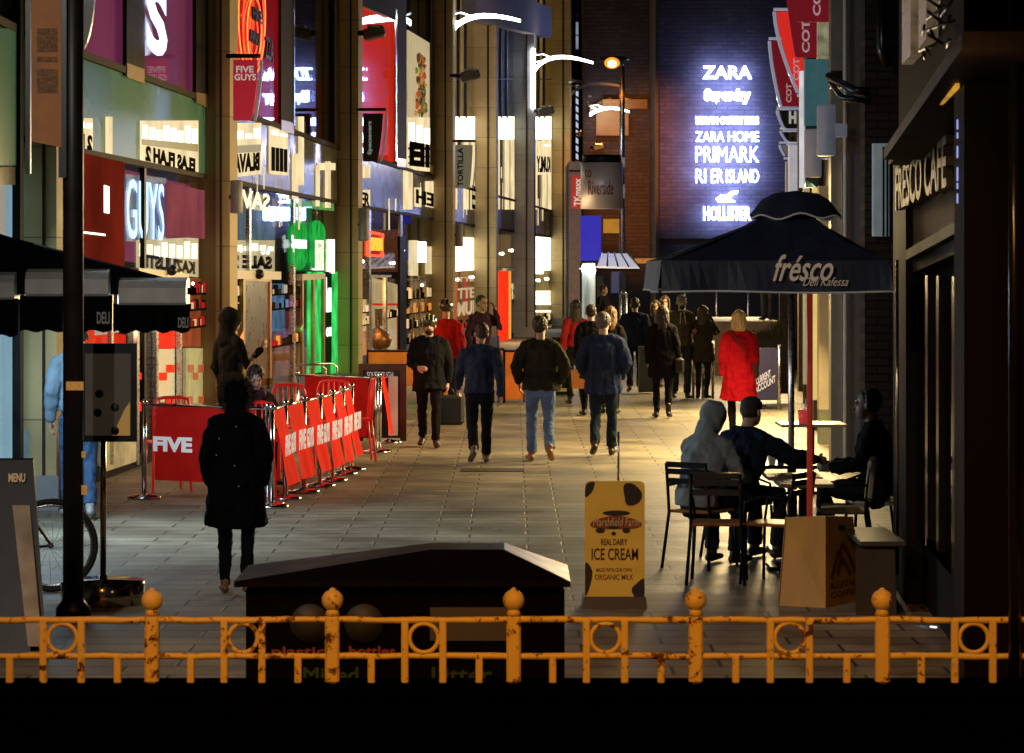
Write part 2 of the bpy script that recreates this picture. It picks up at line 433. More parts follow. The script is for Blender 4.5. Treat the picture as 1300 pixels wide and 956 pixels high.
def sale_reflection(x0, x1, yt0, yb0, yt1, yb1, txt, off=.004, hi=.42, m=None, bay=None, sub=None):
    """reflection of the shop opposite as a glowing cream panel with a row of lamps along its top and dark lettering below"""
    bay = bay_of((x0 + x1) / 2) if bay is None else bay
    f = lit('reflection_panel', x0, x1, yt0, yb0, yt1, yb1, m or g_cream, off, .03, bay)  # reflection of the shop opposite, made as a glowing slab
    nb = max(2, int((x1 - x0) / 9)); b = MB()
    for k in range(nb):
        u0, u1 = (k + .12) / nb, (k + .88) / nb; xa, xb = x0 + (x1 - x0) * u0, x0 + (x1 - x0) * u1
        t0 = lambda u, t: (yt0 + (yt1 - yt0) * u) + ((yb0 + (yb1 - yb0) * u) - (yt0 + (yt1 - yt0) * u)) * t
        top = .10 + .05 * ((k * 7) % 3)
        lrect(b, xa, xb, t0(u0, top), t0(u0, hi), t0(u1, top), t0(u1, hi), off + .006, .004, bay)
    b.each('reflected_lamp', g_cream_hi, f)  # lamps inside that reflection, as brighter glowing blocks
    def yy(x, t):
        u = (x - x0) / (x1 - x0); a = yt0 + (yt1 - yt0) * u; c = yb0 + (yb1 - yb0) * u; return a + (c - a) * t
    if sub:
        s0 = .46
        b = MB(); lrect(b, x0 + .6, x1 - .6, yy(x0, .42), yy(x0, .56), yy(x1, .42), yy(x1, .56), off + .010, .003, bay); b.build('strapline', mat('olive_strip', (.10, .10, .05), .5, 0, (.16, .15, .07), .6), f)
    if txt:
        a = LQ(x0 + (x1 - x0) * .06, yy(x0, .93), off + .012, bay); t = LQ(x0 + (x1 - x0) * .06, yy(x0, .57 if sub else .45), off + .012, bay)
        q = LQ(x1 - (x1 - x0) * .06, yy(x1, .93), off + .012, bay)
        lettering(txt, a, q - a, t - a, m_ink, f, .004, .06, mirror=True)
    return f
# ---- bay at the far left: pale blue shop
lit('window_display', -58, 31, 215, 640, 215, 640, g_paleblue, -.07, .03, 0)
lit('window_display', -20, 8, 225, 300, 225, 300, mat('pale_blind', (.5, .5, .45), .6, 0, (.7, .62, .55), .6), -.05, .01, 0)
lit('spandrel_panel', -40, 27, 36, 210, 36, 210, m_green_glass, .02, .03, 0)
lit('spandrel_panel', -40, 27, 212, 235, 212, 235, m_grey_glass, .02, .03, 0)
b = MB(); lrect(b, 26, 30, 0, 660, 0, 660, .06, .08, 0); lrect(b, 40 - 16, 26, 10, 36, 14, 36, .04, .1, 0); b.each('mullion', m_dark, T)
lit('base_glow_panel', 30, 44, 545, 650, 548, 650, mat('blue_lit_base', (.14, .24, .30), .5, 0, (.2, .36, .45), .35, var=.2), .05, .03, 0)  # blue shop light on the column foot, put into colour and glow
b = MB(); b.tube([LQ(10, 170, -.2, 0), LQ(9, 275, -.2, 0)], .012); b.lathe(LQ(9, 275, -.2, 0), [(.1, 0), (.12, -.1), (.12, -.5), (.0, -.52)]); tag(b.build('pendant_lamp', [m_white]), 'white pendant lamp on a cord inside the pale blue shop window', 'lamp')

# ---- bay with the burger restaurant
lit('upper_panel', 74, 164, -60, 66, -30, 103, m_plum, -.10, .04)
lit('upper_panel', 183, 252, -60, 113, -40, 140, m_plum, -.10, .04)
b = MB()
for (xa, xb, ya, yb) in ((161, 184, 95, 106), (249, 265, 126, 137)):
    lrect(b, xa, xb, -120, ya, -120, yb, .03, .05)
b.each('mullion', m_dark, T)
b = MB()
lrect(b, 161.5, 183.5, 80, 98, 88, 106, .04, .02); lrect(b, 249.5, 264.5, 117, 130, 120, 137, .04, .02)
b.each('mullion_lit_foot', mat('bronze_lit', (.35, .24, .11), .35, .7, var=.2), T)  # light on the mullion ends put in as a brighter bronze
lit('interior_panel', 96, 158, 192, 345, 206, 372, m_maroon, .014, .02)
lit('interior_panel', 212, 260, 232, 300, 242, 303, mat('mauve_panel', (.10, .03, .04), .25, 0, (.30, .07, .10), .55, var=.4, vscale=.9, spec=0), .014, .02)
b = MB(); lrect(b, 133, 139, 235, 270, 237, 271, .03, .01); lrect(b, 100, 134, 293, 295.5, 297, 299.5, .03, .01); b.each('light_streak', g_cream_hi, T)
lit('interior_panel', 150, 262, 213, 330, 240, 345, m_plum, -.22, .04)
sale_reflection(180, 252, 153, 208, 153, 224, 'ELAS FLAH 2', sub=True)
sale_reflection(99, 118, 150, 190, 150, 194, '2 B', .004, .3)
lit('reflection_panel', 136, 143, 148, 196, 148, 200, g_cream, .004, .02)  # narrow strip of the same reflection, put in as glow
sale_reflection(176, 252, 305, 342, 301, 352, 'KAZULISTE', off=-.06, hi=.55)
lit('menu_display', 105, 134, 305, 330, 306, 336, g_cream_lo, -.12, .03)
lit('red_wall', 68, 160, 412, 470, 425, 470, g_red, -.3, .04)
ltext('BURGERS FRIES BURGERS FRIES', 120, 150, 426, 417, m_whitetext, T, -.26)
lit('tile_pillar', 201, 222, 420, 510, 420, 512, mat('white_tile', (.7, .66, .55), .3, 0, (.8, .72, .5), .55), -.05, .04)
b = MB()
for (xa, xb, ya, yb) in ((201, 222, 420, 443), (212, 221.6, 463, 473), (203, 212, 473, 483), (212, 221.6, 503, 512), (175, 181, 510, 522), (175, 180, 473, 482)):
    lrect(b, xa, xb, ya, yb, ya, yb, -.035, .01)
b.each('red_tile', g_red, T)
b = MB()
for (xa, xb, ya, yb) in ((240, 246, 463, 473), (253, 262, 463, 473), (240, 245, 503, 512), (253, 262, 503, 512), (246, 252, 473, 482)):
    lrect(b, xa, xb, ya, yb, ya, yb, -.035, .01)
b.each('red_tile', mat('red_tile_dull', (.35, .07, .03), .4, 0, (.5, .12, .04), .5), T)
lit('tile_pillar', 236, 262, 442, 512, 442, 514, mat('cream_tile', (.55, .52, .33), .3, 0, (.6, .52, .28), .55, var=.15), -.05, .04)
lit('door', 180, 201, 420, 575, 420, 570, m_interior, -.06, .04)
lit('stall_panel', 130, 176, 545, 600, 543, 585, mat('cream_stall', (.5, .46, .30), .5, 0, (.5, .42, .22), .35, var=.2), .0, .03)
b = MB()
for x in (176, 200, 230, 143): lrect(b, x - 1.2, x + 1.2, 345, 590, 345, 590, .02, .05)
b.each('door_frame', m_steel, T)
lit('red_light_panel', 223, 262, 352, 440, 354, 440, mat('rosy_panel', (.3, .06, .03), .5, 0, (.75, .16, .06), .42, var=.5, vscale=.7), -.08, .03)
b = MB(); lrect(b, 176, 240, 340, 352, 348, 358, .05, .12); b.build('door_canopy', mat('canopy_cream', (.6, .55, .45), .5, var=.1), T)
b = MB(); b.ball(LQ(218, 343, .1), .07); b.build('door_sensor', m_black, T)
# ---- pizza and optician bay
lit('upper_panel', 294, 357, -120, 152, -120, 166, g_red, -.14, .04)
lit('upper_panel', 330, 357, -120, 158, -120, 166, g_deepred, -.06, .04)
b = MB()
for (xa, xb, ya, yb) in ((357, 374, 165, 171), (425, 431, 186, 188)):
    lrect(b, xa, xb, -150, ya, -150, yb, .03, .05)
b.each('mullion', m_frame, T)
b = MB(); lrect(b, 357.4, 373.6, 152, 165, 156, 171, .04, .02); b.each('mullion_lit_foot', MATS['bronze_lit'], T)
b = MB(); lrect(b, 373.5, 374.6, -150, 160, -150, 160, .05, .03); b.each('edge_strip', mat('polished_edge', (.8, .8, .8), .2, 1), T)
lit('upper_panel', 375, 424, -150, 102, -150, 102, m_interior, -.06, .04)
sale_reflection(289, 332, 156, 226, 156, 221, 'BLAVAS', sub=True, hi=.3)
sale_reflection(343, 366, 158, 221, 162, 223, 'IIII', hi=.2)
b = MB()
for (xa, xb, ya, yb) in ((380, 386, 148, 235), (372, 379, 195, 253), (402, 406, 210, 262), (414, 420, 205, 264), (404, 426, 207, 216)):
    lrect(b, xa, xb, ya, yb, ya, yb, .006, .02)
b.each('reflection_panel', g_cream, T)  # broken pieces of the reflected shop, as glowing slabs
lit('window_display', 292, 350, 258, 305, 262, 308, mat('blue_grey_display', (.05, .07, .09), .4, 0, (.13, .2, .27), .8, var=.6, vscale=2), -.3, .05)
ltext('SAVE', 296, 342, 262, 238, glow('cream_text', (1, .85, .55), 1.3), T, .012, mirror=True)
sale_reflection(289, 349, 305, 343, 305, 345, 'SALE 2', off=-.06, hi=.35, m=g_cream)
b = MB(); lrect(b, 294, 357, 343, 354, 345, 355, .06, .14); b.build('door_canopy', MATS['canopy_cream'], T)
b = MB(); b.ball(LQ(329, 348, .1), .08); b.build('door_sensor', m_black, T)
lit('door', 311, 343, 355, 482, 356, 480, mat('dark_door', (.04, .025, .015), .3, var=.3), .02, .05)
b = MB(); lrect(b, 309, 311.5, 352, 484, 352, 484, .05, .06); lrect(b, 343, 345, 354, 480, 354, 480, .05, .06); lrect(b, 309, 345, 350, 356, 352, 358, .05, .06); b.each('door_frame', MATS['bronze_lit'], T)
lit('window_display', 344, 362, 360, 420, 360, 420, mat('blue_poster', (.05, .09, .16), .4, 0, (.12, .25, .5), .6, var=.7, vscale=3), -.1, .03)
lit('window_display', 345, 385, 395, 478, 395, 474, mat('red_purple_display', (.10, .02, .03), .4, 0, (.25, .05, .04), .5, var=.8, vscale=2), -.3, .03)
lit('window_display', 350, 400, 440, 478, 440, 474, mat('amber_display', (.12, .05, .02), .4, 0, (.45, .14, .03), .5, var=.7, vscale=2), -.28, .03)
# green sign of the optician
f = lit('lightbox_sign', 368, 396, 258, 345, 262, 344, mat('dark_green', (.01, .06, .02), .4, 0, (.01, .22, .05), .6, var=.3), -.05, .03)
f2 = lit('lit_ceiling', 368, 424, 254, 262, 258, 268, glow('green_ceiling', (.16, .5, .10), .7, .3), -.04, .03)
for (xa, xb, t) in ((368.5, 389, 1), (392, 412, 0)):
    b = MB(); bay = 2
    a = LQ(xa, 342, -.02, bay); c = LQ(xb, 342, -.02, bay); top = LQ(xa, 279, -.02, bay)
    cen = (a + c) / 2 + Vector((0, 0, (top.z - a.z) / 2)); U = (c - a) / 2; V = Vector((0, 0, (top.z - a.z) / 2))
    for (cy, s) in ((.45, .62), (-.45, .62)):
        b.prism([cen + U * math.cos(u) + V * (cy + s * .92 * math.sin(u)) for u in [2 * math.pi * k / 28 for k in range(28)]], LN(bay) * .02)
    e = b.build('oval', g_green_hi, f)
    if t: ltext('Specsavers', 370, 389, 320, 298, glow('white_sign_text', (.9, 1, .9), 1.6), e, .03, bay)
    b = MB(); b.tube([LQ((xa + xb) / 2, 280, -.02, bay), LQ((xa + xb) / 2, 259, -.02, bay)], .012); b.build('hanger', m_steel, f)
b = MB(); lrect(b, 400, 411, 305, 343, 305, 343, .0, .03); lrect(b, 418, 425, 304, 347, 304, 347, 0, .03); b.each('reflection_panel', g_cream_hi, T)  # lower reflection band put in as bright glow
lit('green_light_panel', 392, 412, 345, 475, 345, 472, g_green, -.02, .03)
lit('green_light_panel', 422, 432, 345, 475, 345, 472, g_green, -.02, .03)
lit('dark_poster', 413, 421, 345, 465, 345, 462, mat('green_black_poster', (.01, .03, .015), .4), .0, .03)
ltext('Lens', 413.8, 420.4, 397, 352, MATS['white_sign_text'], T, .02)
ltext('ou', 413.8, 420.4, 428, 416, MATS['white_sign_text'], T, .02)
b = MB(); lrect(b, 384, 413, 348, 356, 347, 354, .04, .1); b.build('door_canopy', MATS['canopy_cream'], T)
b = MB()
for x in (385, 399, 412): lrect(b, x - .9, x + .9, 352, 478, 352, 478, .03, .05)
b.each('door_frame', MATS['bronze_lit'], T)

# ---- noodle and taco bay
lit('upper_panel', 456, 504, -10, 200, 22, 206, g_red, -.10, .04)
b = MB()
lrect(b, 504, 516, -200, 211, -200, 213, .03, .06); lrect(b, 547, 551, -200, 220, -200, 222, .03, .06); lrect(b, 455, 504, -60, 5, -30, 26, .04, .06)
b.each('mullion', mat('brown_frame', (.045, .030, .020), .7, 0, var=.3, spec=.1), T)
b = MB(); lrect(b, 504.3, 515.7, 200, 211, 202, 213, .04, .02); lrect(b, 547.3, 550.7, 210, 220, 210, 222, .04, .02); b.each('mullion_lit_foot', MATS['bronze_lit'], T)
b = MB(); lrect(b, 502.8, 504.2, 10, 205, 14, 205, .05, .03); b.each('edge_strip', MATS['polished_edge'], T)
b = MB(); lrect(b, 457, 503, 27, 31, 22, 26, -.04, .02); b.build('light_tube', g_white, T)
# food poster: boards with a skewer of vegetables
f = lit('poster', 518, 546, 38, 150, 55, 150, mat('poster_boards', (.5, .42, .26), .5, 0, (.75, .62, .36), .6, var=.3, vscale=4, stretch=(1, 6, .4)), .0, .03)
for (cols_, n, s) in ((((.55, .12, .03)), 26, .05), (((.12, .26, .05)), 17, .05), (((.6, .34, .08)), 20, .045), ((.10, .05, .02), 30, .055)):
    b = MB(); rnd = random.Random(n)
    for k in range(n):
        t = rnd.random(); x = 528 + 9 * t * rnd.uniform(-.2, .4) + rnd.gauss(5, 2.6); y = 70 + 74 * rnd.random()
        q = LQ(min(max(x, 521), 544), y, .012 + .01 * rnd.random(), 3); b.ball(q, (s * rnd.uniform(.6, 1.9), s * rnd.uniform(.8, 2), s * rnd.uniform(1, 2.4)), 7, 5)
    c = (cols_); b.each('vegetable_print', mat('veg_%d' % n, c, .6, 0, c, .5, var=.3, vscale=9), f)
sale_reflection(518, 547, 149, 215, 149, 218, 'IEI', hi=.5)
b = MB(); lrect(b, 518.6, 546, 187, 190, 187, 190, .02, .01); lrect(b, 518.6, 546, 198, 200, 198, 200, .02, .01); lrect(b, 518.6, 546, 206, 208, 206, 208, .02, .01); b.each('shelf_lines', m_ink, T)
lit('reflection_panel', 455, 470, 210, 226, 210, 226, g_cream, .006, .02)
b = MB(); lrect(b, 455, 470, 241, 263, 241, 263, .006, .02); lrect(b, 513, 524, 214, 266, 214, 266, .006, .02)
lrect(b, 541, 551, 230, 262, 230, 264, .006, .02); lrect(b, 527, 535, 238, 262, 238, 263, .006, .02)
b.each('reflection_panel', g_cream, T)  # scattered reflection patches put in as glow
ltext('ER', 457, 469, 261, 243, m_ink, T, .016)
ltext('EH', 528, 550, 258, 240, m_ink, T, .016, mirror=True)
lit('interior_panel', 456, 512, 290, 345, 292, 345, mat('brick_red_interior', (.10, .03, .015), .5, 0, (.22, .07, .02), .55, var=.5), -.3, .03)
lit('menu_grid', 455, 470, 340, 380, 340, 378, mat('menu_grid_dark', (.05, .035, .03), .5, 0, (.2, .12, .08), .5, var=.9, vscale=12), -.14, .03)
lit('warm_room', 455, 471, 380, 448, 380, 447, g_warm, -.16, .03)
lit('warm_room', 471, 508, 352, 450, 362, 448, glow('cream_room', (1, .70, .34), .75, .25, 1.4), -.20, .03)
lit('warm_room', 455, 470, 420, 452, 420, 450, g_orange, -.11, .03)
b = MB()
for (xa, xb, ya, yb) in ((470, 508, 385, 388), (505.5, 508, 385, 448)): lrect(b, xa, xb, ya, yb, ya, yb, -.12, .03)
b.each('red_trim', g_red, T)
b = MB()
for x in (471, 490.5): lrect(b, x - .9, x + 1.6, 352, 452, 352, 450, .0, .05)
lrect(b, 470, 497, 349, 353, 349, 352, .03, .08)
b.each('door_frame', mat('warm_steel', (.5, .42, .3), .3, .9, var=.2), T)
b = MB()
q = LQ(479.5, 431, -.1); b.lathe(q, [(.01, -.25), (.26, -.16), (.32, 0), (.24, .16), (.05, .26), (.05, .5)], 14)
b.tube([LQ(479.5, 396, -.1), LQ(479.5, 431, -.1)], .03); b.tube([q + Vector((0, 0, -.2)), LQ(484, 446, -.1), LQ(472, 450, -.1)], .03)
b.build('brass_mixer', mat('dark_brass', (.25, .12, .05), .35, .8), T)
lit('hanging_utensils', 477, 486, 392, 414, 392, 414, mat('dark_cupboard', (.12, .07, .035), .5, 0, (.3, .17, .07), .4, var=.5), -.11, .02)
lit('column_lining', 508, 516, 300, 470, 300, 470, m_dark, .03, .06)
b = MB()
for (xa, xb, ya, yb) in ((520, 531, 305, 350), (541, 550, 313, 348)): lrect(b, xa, xb, ya, yb, ya, yb, -.04, .03)
b.each('reflection_panel', g_cream, T)
lit('lamp_panel', 531, 541, 307, 333, 307, 333, glow('bright_lamp', (.85, .9, 1), 5), -.02, .03)
lit('warm_room', 526, 548, 356, 440, 356, 438, mat('gold_display', (.2, .12, .05), .5, 0, (.55, .32, .11), .45, var=.9, vscale=4), -.22, .03)
b = MB()
for x in (524, 533, 541): lrect(b, x - .6, x + .6, 350, 450, 350, 450, .0, .04)
lrect(b, 522, 545, 354, 357, 354, 357, .02, .05)
b.each('door_frame', MATS['warm_steel'], T)

# ---- added glowing rows and streaks approximating reflections in the glass, and small lamps
glow_row_mats = [g_cream_lo, g_warm, MATS['gold_display'], g_orange, m_ink, g_deepred, MATS['blue_poster'], m_interior, g_cream]
def add_glow_row(x0, x1, yb, h, off, bay, seed, pal):
    rn = random.Random(seed); b = MB(); x = x0
    zb = LQ((x0 + x1) / 2, yb, off, bay).z; s = LQ((x0 + x1) / 2, yb, off, bay).y / F
    while x < x1:
        w_ = (x1 - x0) * rn.uniform(.03, .10); hh = h * s * rn.uniform(.45, 1)
        b.cur = rn.choice(pal); xe = min(x + w_, x1)
        b.prism([LZ(x, zb, off, bay), LZ(xe, zb, off, bay), LZ(xe, zb + hh, off, bay), LZ(x, zb + hh, off, bay)], LN(bay) * -.03); x = xe
    b.cur = 4; b.prism([LZ(x0, zb - .03, off + .01, bay), LZ(x1, zb - .03, off + .01, bay), LZ(x1, zb, off + .01, bay), LZ(x0, zb, off + .01, bay)], LN(bay) * -.06)
    b.build('glow_row', glow_row_mats, T)  # glowing boxes added to approximate layered reflections
for k, (x0, x1, yb, h, bay, pal) in enumerate(((232, 262, 372, 14, 1, [0, 4, 5, 5, 7]), (232, 262, 392, 13, 1, [5, 4, 0, 7]), (232, 261, 414, 13, 1, [5, 4, 1, 7]), (300, 312, 375, 16, 2, [0, 4, 7, 8]), (300, 312, 395, 12, 2, [4, 7, 1]), (344, 385, 372, 12, 2, [4, 6, 7, 0]), (346, 386, 390, 12, 2, [6, 7, 4, 5]), (346, 384, 436, 12, 2, [3, 4, 7, 5]),
        (456, 469, 396, 10, 3, [0, 4, 1, 8]), (456, 469, 412, 10, 3, [4, 1, 0]), (492, 505, 402, 10, 3, [4, 1, 0, 7]), (517, 548, 378, 14, 3, [2, 4, 7, 0, 1]), (517, 548, 396, 12, 3, [2, 4, 7, 3]), (517, 548, 414, 12, 3, [4, 2, 7, 1]), (517, 548, 432, 12, 3, [3, 2, 7]), (576, 602, 415, 10, 4, [4, 5, 0, 7]), (576, 602, 428, 10, 4, [4, 3, 0, 7]), (649, 653, 380, 14, 5, [8, 4]), (680, 700, 408, 10, 6, [8, 4, 2, 0]), (680, 700, 422, 10, 6, [4, 2, 0, 1]))):
    add_glow_row(x0, x1, yb, h, -.012, bay, k + 40, pal)
for (x, y, bay) in ((306, 318, 2), (318, 316, 2), (340, 321, 2), (461, 332, 3), (500, 334, 3), (512, 318, 3), (536, 362, 3), (581, 355, 4), (600, 352, 4), (638, 322, 5), (650, 318, 5), (684, 356, 6), (695, 354, 6), (245, 360, 1), (110, 352, 1)):
    b = MB(); q = LQ(x, y, .0, bay); b.ball(q, .022 * q.y / 40, 8, 6); b.build('downlight', glow('downlight_glow', (1, .86, .6), 8), T)
b = MB()
rn = random.Random(11)
for (x0, x1, bay) in ((294, 428, 2), (456, 548, 3), (576, 602, 4), (631, 652, 5), (679, 699, 6)):
    for k in range(max(2, int((x1 - x0) / 14))):
        x = rn.uniform(x0, x1); ya = rn.choice((212, 232, 252)); yb_ = ya + rn.uniform(14, 40); lrect(b, x, x + rn.uniform(.5, 1.6), ya, yb_, ya, yb_, .016, .006, bay)
b.each('light_streak', g_cream, T)  # vertical reflections put in as thin glowing strips
# ---- narrow bays further along
for (xa, xb, bay, tone) in ((575, 603, 4, 'gold'), (630, 653, 5, 'blue'), (678, 700, 6, 'gold')):
    if tone == 'gold': lit('upper_room', xa, xb, -150, 148, -150, 148, g_gold, -.25, .03, bay)
    else: lit('upper_room', xa, xb, -150, 148, -150, 148, mat('dusk_blue_room', (.05, .06, .10), .4, 0, (.13, .17, .30), .55, var=.7, vscale=1.0), -.25, .03, bay)
    b = MB()
    for t in (.30, .62): lrect(b, xa + (xb - xa) * t - .8, xa + (xb - xa) * t + .8, -150, 150, -150, 150, .02, .06, bay)
    lrect(b, xa, xb, 100, 101.2, 100, 101.2, .03, .04, bay)
    b.each('mullion', m_frame, T)
    f = lit('reflection_panel', xa, xb, 148, 177, 148, 177, g_cream_hi, .006, .02, bay)
    b = MB()
    for t in ((0, .2), (.5, .72), (.82, 1)): lrect(b, xa + (xb - xa) * t[0], xa + (xb - xa) * t[1], 177, 266, 177, 266, .006, .02, bay)
    b.each('reflection_panel', g_cream, T)  # reflection carried on over the narrow bays as glowing panels
    lit('reflection_panel', xa + .3, xb - .3, 300 if bay != 5 else 360, 345 if bay != 5 else 372, 302 if bay != 5 else 360, 343 if bay != 5 else 372, g_cream_hi if bay != 5 else g_cream_lo, -.03, .02, bay)
sale_reflection(680, 700, 178, 222, 180, 222, 'KUMLY', hi=.1, bay=6)
ltext('EE', 599, 603, 265, 235, m_ink, T, .02, 4)
for y0, y1 in ((352, 358), (366, 380), (384, 402)):
    ltext('TTE' if y0 != 384 else 'MUI', 581, 602, y1, y0, g_cream_lo, T, -.04, 4)
lit('warm_room', 576, 603, 346, 440, 346, 440, mat('brown_room', (.2, .08, .03), .5, 0, (.42, .17, .05), .5, var=.8, vscale=2), -.2, .03, 4)
lit('red_seat', 574, 580, 350, 440, 356, 440, g_red, -.08, .03, 4)
lit('red_stripes', 589, 596, 350, 402, 350, 402, g_deepred, -.09, .03, 4)
lit('room', 631, 653, 298, 340, 298, 338, mat('brown_curtain', (.16, .08, .03), .4, 0, (.42, .24, .08), .5, var=.8, vscale=5, stretch=(6, 6, .3)), -.12, .03, 5)
lit('door', 633, 646, 343, 460, 343, 456, g_red, .05, .05, 5)
lit('door_edge', 646, 649, 343, 460, 343, 456, glow('amber_strip', (1, .55, .1), .7), .055, .05, 5)
lit('canopy', 631, 654, 340, 343.5, 341, 344, m_white, .25, .3, 5)
lit('room', 679, 700, 345, 440, 345, 432, mat('gold_room', (.2, .14, .05), .4, 0, (.62, .42, .14), .55, var=.8, vscale=3), -.12, .03, 6)
b = MB()
for k in range(9):
    x = 680 + k * 2.2; lrect(b, x, x + 1.1, 369, 386, 369, 386, -.04, .02, 6)
lrect(b, 679, 700, 384, 387, 384, 387, -.03, .02, 6); lrect(b, 679, 700, 394, 396.5, 394, 396.5, -.03, .02, 6); lrect(b, 679, 690, 344, 348, 344, 348, -.03, .02, 6)
b.each('lit_shelf', g_cream_hi, T)
# plain masonry above and behind the terrace
b = MB()
for i in range(len(LP) - 1): lband(b, LF[i][0], LF[i + 1][0], 15, 15.8, .9, 3.5, i)
b.build('parapet', stone, T)

# ---- roof-level cornice pieces high on the far bays
b = MB(); lrect(b, 604, 700, -30, 25, 10, 48, .75, .4, 5)
b.build('upper_wall', mat('plum_render', (.16, .12, .12), .7, var=.2), T)

# ------------------------------------------------------------------ right-hand buildings
def cface(mb, x0, x1, y0, y1, z, th=.3):      # a slab facing the street end
    a, c = P(x0, y1, z), P(x1, y0, z)
    return mb.hexa([(a.x, z, a.z), (c.x, z, a.z), (c.x, z + th, a.z), (a.x, z + th, a.z), (a.x, z, c.z), (c.x, z, c.z), (c.x, z + th, c.z), (a.x, z + th, c.z)])
RA = Vector((2.53, 14.0)); RB = Vector((3.06, 22.7))
def RQ(x, y, off=0.0):
    p, n = hit(x, RA, RB, -off); return Vector((p.x, p.y, CH - (y - HY) * p.y / F))
RNv = Vector((-(RB - RA).normalized().y, (RB - RA).normalized().x, 0))
def rrect(mb, x0, x1, yt0, yb0, yt1, yb1, off=0.0, th=.05):
    mb.prism([RQ(x0, yb0, off), RQ(x1, yb1, off), RQ(x1, yt1, off), RQ(x0, yt0, off)], RNv * -th); return mb
def rz(x, z, off=0.0): q = RQ(x, HY, off); q.z = z; return q
def rband(mb, x0, x1, z0, z1, off=0.0, th=.05):
    mb.prism([rz(x0, z0, off), rz(x1, z0, off), rz(x1, z1, off), rz(x0, z1, off)], RNv * -th); return mb
wood_dark = mat('dark_stained_wood', (.013, .008, .005), .55, 0, var=.5, vscale=3, stretch=(1, 1, .1), spec=.12)
wood_fascia = mat('fascia_wood', (.15, .075, .04), .65, 0, var=.45, vscale=5, stretch=(1, 1, .08), spec=.08)
S = thing('cafe_building', (3.2, 18, 0), 'dark timber pub front with metal fascia lettering and black drainpipe, nearest right', 'building')
b = MB(); b.hexa([(2.56, 14.05, 0), (9, 14.05, 0), (9, 22.65, 0), (3.09, 22.65, 0), (2.56, 14.05, 9), (9, 14.05, 9), (9, 22.65, 9), (3.09, 22.65, 9)]); b.build('wall', mat('pub_render', (.012, .010, .009), .8, var=.3, spec=.1), S)
b = MB(); rband(b, 1134, 1150, 0, 3.3, .10, .12); b.hexa([(2.28, 14.3, 0), (2.62, 14.3, 0), (2.62, 14.62, 0), (2.28, 14.62, 0), (2.28, 14.3, 6.6), (2.62, 14.3, 6.6), (2.62, 14.62, 6.6), (2.28, 14.62, 6.6)]); b.each('pilaster', mat('near_black_wood', (.005, .0035, .0025), .6, 0, var=.5, vscale=3, stretch=(1, 1, .1), spec=.1), S)
b = MB(); rrect(b, 1150, 1217, 202, 330, 118, 292, .05, .06); b.build('fascia', wood_fascia, S)
b = MB(); rrect(b, 1128, 1219, 183, 210, 52, 110, .28, .26); rrect(b, 1122, 1221, 190, 203, 40, 62, .40, .36); rrect(b, 1140, 1218, 206, 214, 112, 122, .16, .1); b.each('cornice', wood_dark, S)
b = MB(); rrect(b, 1150, 1217, 318, 330, 278, 294, .12, .08); rrect(b, 1150, 1217, 332, 350, 298, 320, .06, .06); b.each('lintel', wood_dark, S)
b = MB(); rrect(b, 1176, 1213, 128, 150, 86, 112, .31, .02); b.build('lamp_glow_panel', glow('amber_lit_wood', (1, .5, .06), .55, .6, 3), S)  # sign lamp's amber light on the wood, put in as glow
b = MB()
for x in (1152, 1176, 1190, 1210): rband(b, x - 1.6, x + 1.6, .6, 2.35, .07, .06)
b.each('mullion', mat('black_gloss', (.006, .006, .006), .22, 0, spec=.35), S)
b = MB(); rband(b, 1150, 1217, .5, 2.32, .03, .012); b.each('window', shop_glass('pub_glass', (.3, .3, .3), 1.0), S)
b = MB()
for (x, y0, y1) in ((1180, 355, 395), (1186, 352, 392), (1192, 350, 390)): pass
b.tube([RQ(1139, 330, .14), RQ(1139, 730, .14)], .012, 6); b.build('edge_bead', mat('bead_metal', (.5, .4, .3), .25, 1), S)
a = RQ(1147, 268, .09); q = RQ(1214, 238, .09); t = RQ(1147, 213, .09)
lettering('FRESCO CAFE', a, q - a, t - a, mat('gilt_letter', (.11, .075, .03), .45, .3, var=.3, vscale=14, stretch=(6, 6, .4)), S, .06, .02)
b = MB()
for y, hh in ((158, .05), (172, .03), (193, .06), (221, .07), (236, .03), (252, .05)): b.box(P(1215.5, y, 14.45), (.006, .02, hh))
b.each('edge_glint', glow('blue_white_glint', (.4, .46, 1), .8), S)  # reflections on the pilaster edge, put in as small glowing boxes
b = MB(); b.tube([RQ(1256, -60, .12), RQ(1256, 900, .12)], .085, 14)
for y in (380, 120): b.lathe(RQ(1256, y, .12), [(.085, -.06), (.12, -.05), (.12, .05), (.085, .06)], 14)
d = b.build('drainpipe', MATS['black_gloss'], S)
b = MB(); b.tube([RQ(1288, -60, .1), RQ(1288, 900, .1)], .03, 8); b.build('cable_duct', MATS['black_gloss'], S)
b = MB(); rband(b, 1226, 1242, 0, 6, .05, .1); b.build('panel', mat('oxblood_panel', (.014, .005, .003), .6, var=.3, spec=.15), S)
b = MB()
for (x, y) in ((1131, 728), (1127, 735), (1172, 790), (1168, 798), (1185, 796), (1182, 815), (1180, 818), (1200, 845), (1197, 852)):
    q = RQ(max(x, 1137), y, .08); b.box(q, (.018, .05, .01), .6)
b.each('base_glint', glow('base_glint_glow', (.75, .8, 1), 1.6), S)  # reflections along the wall foot, put in as glowing specks
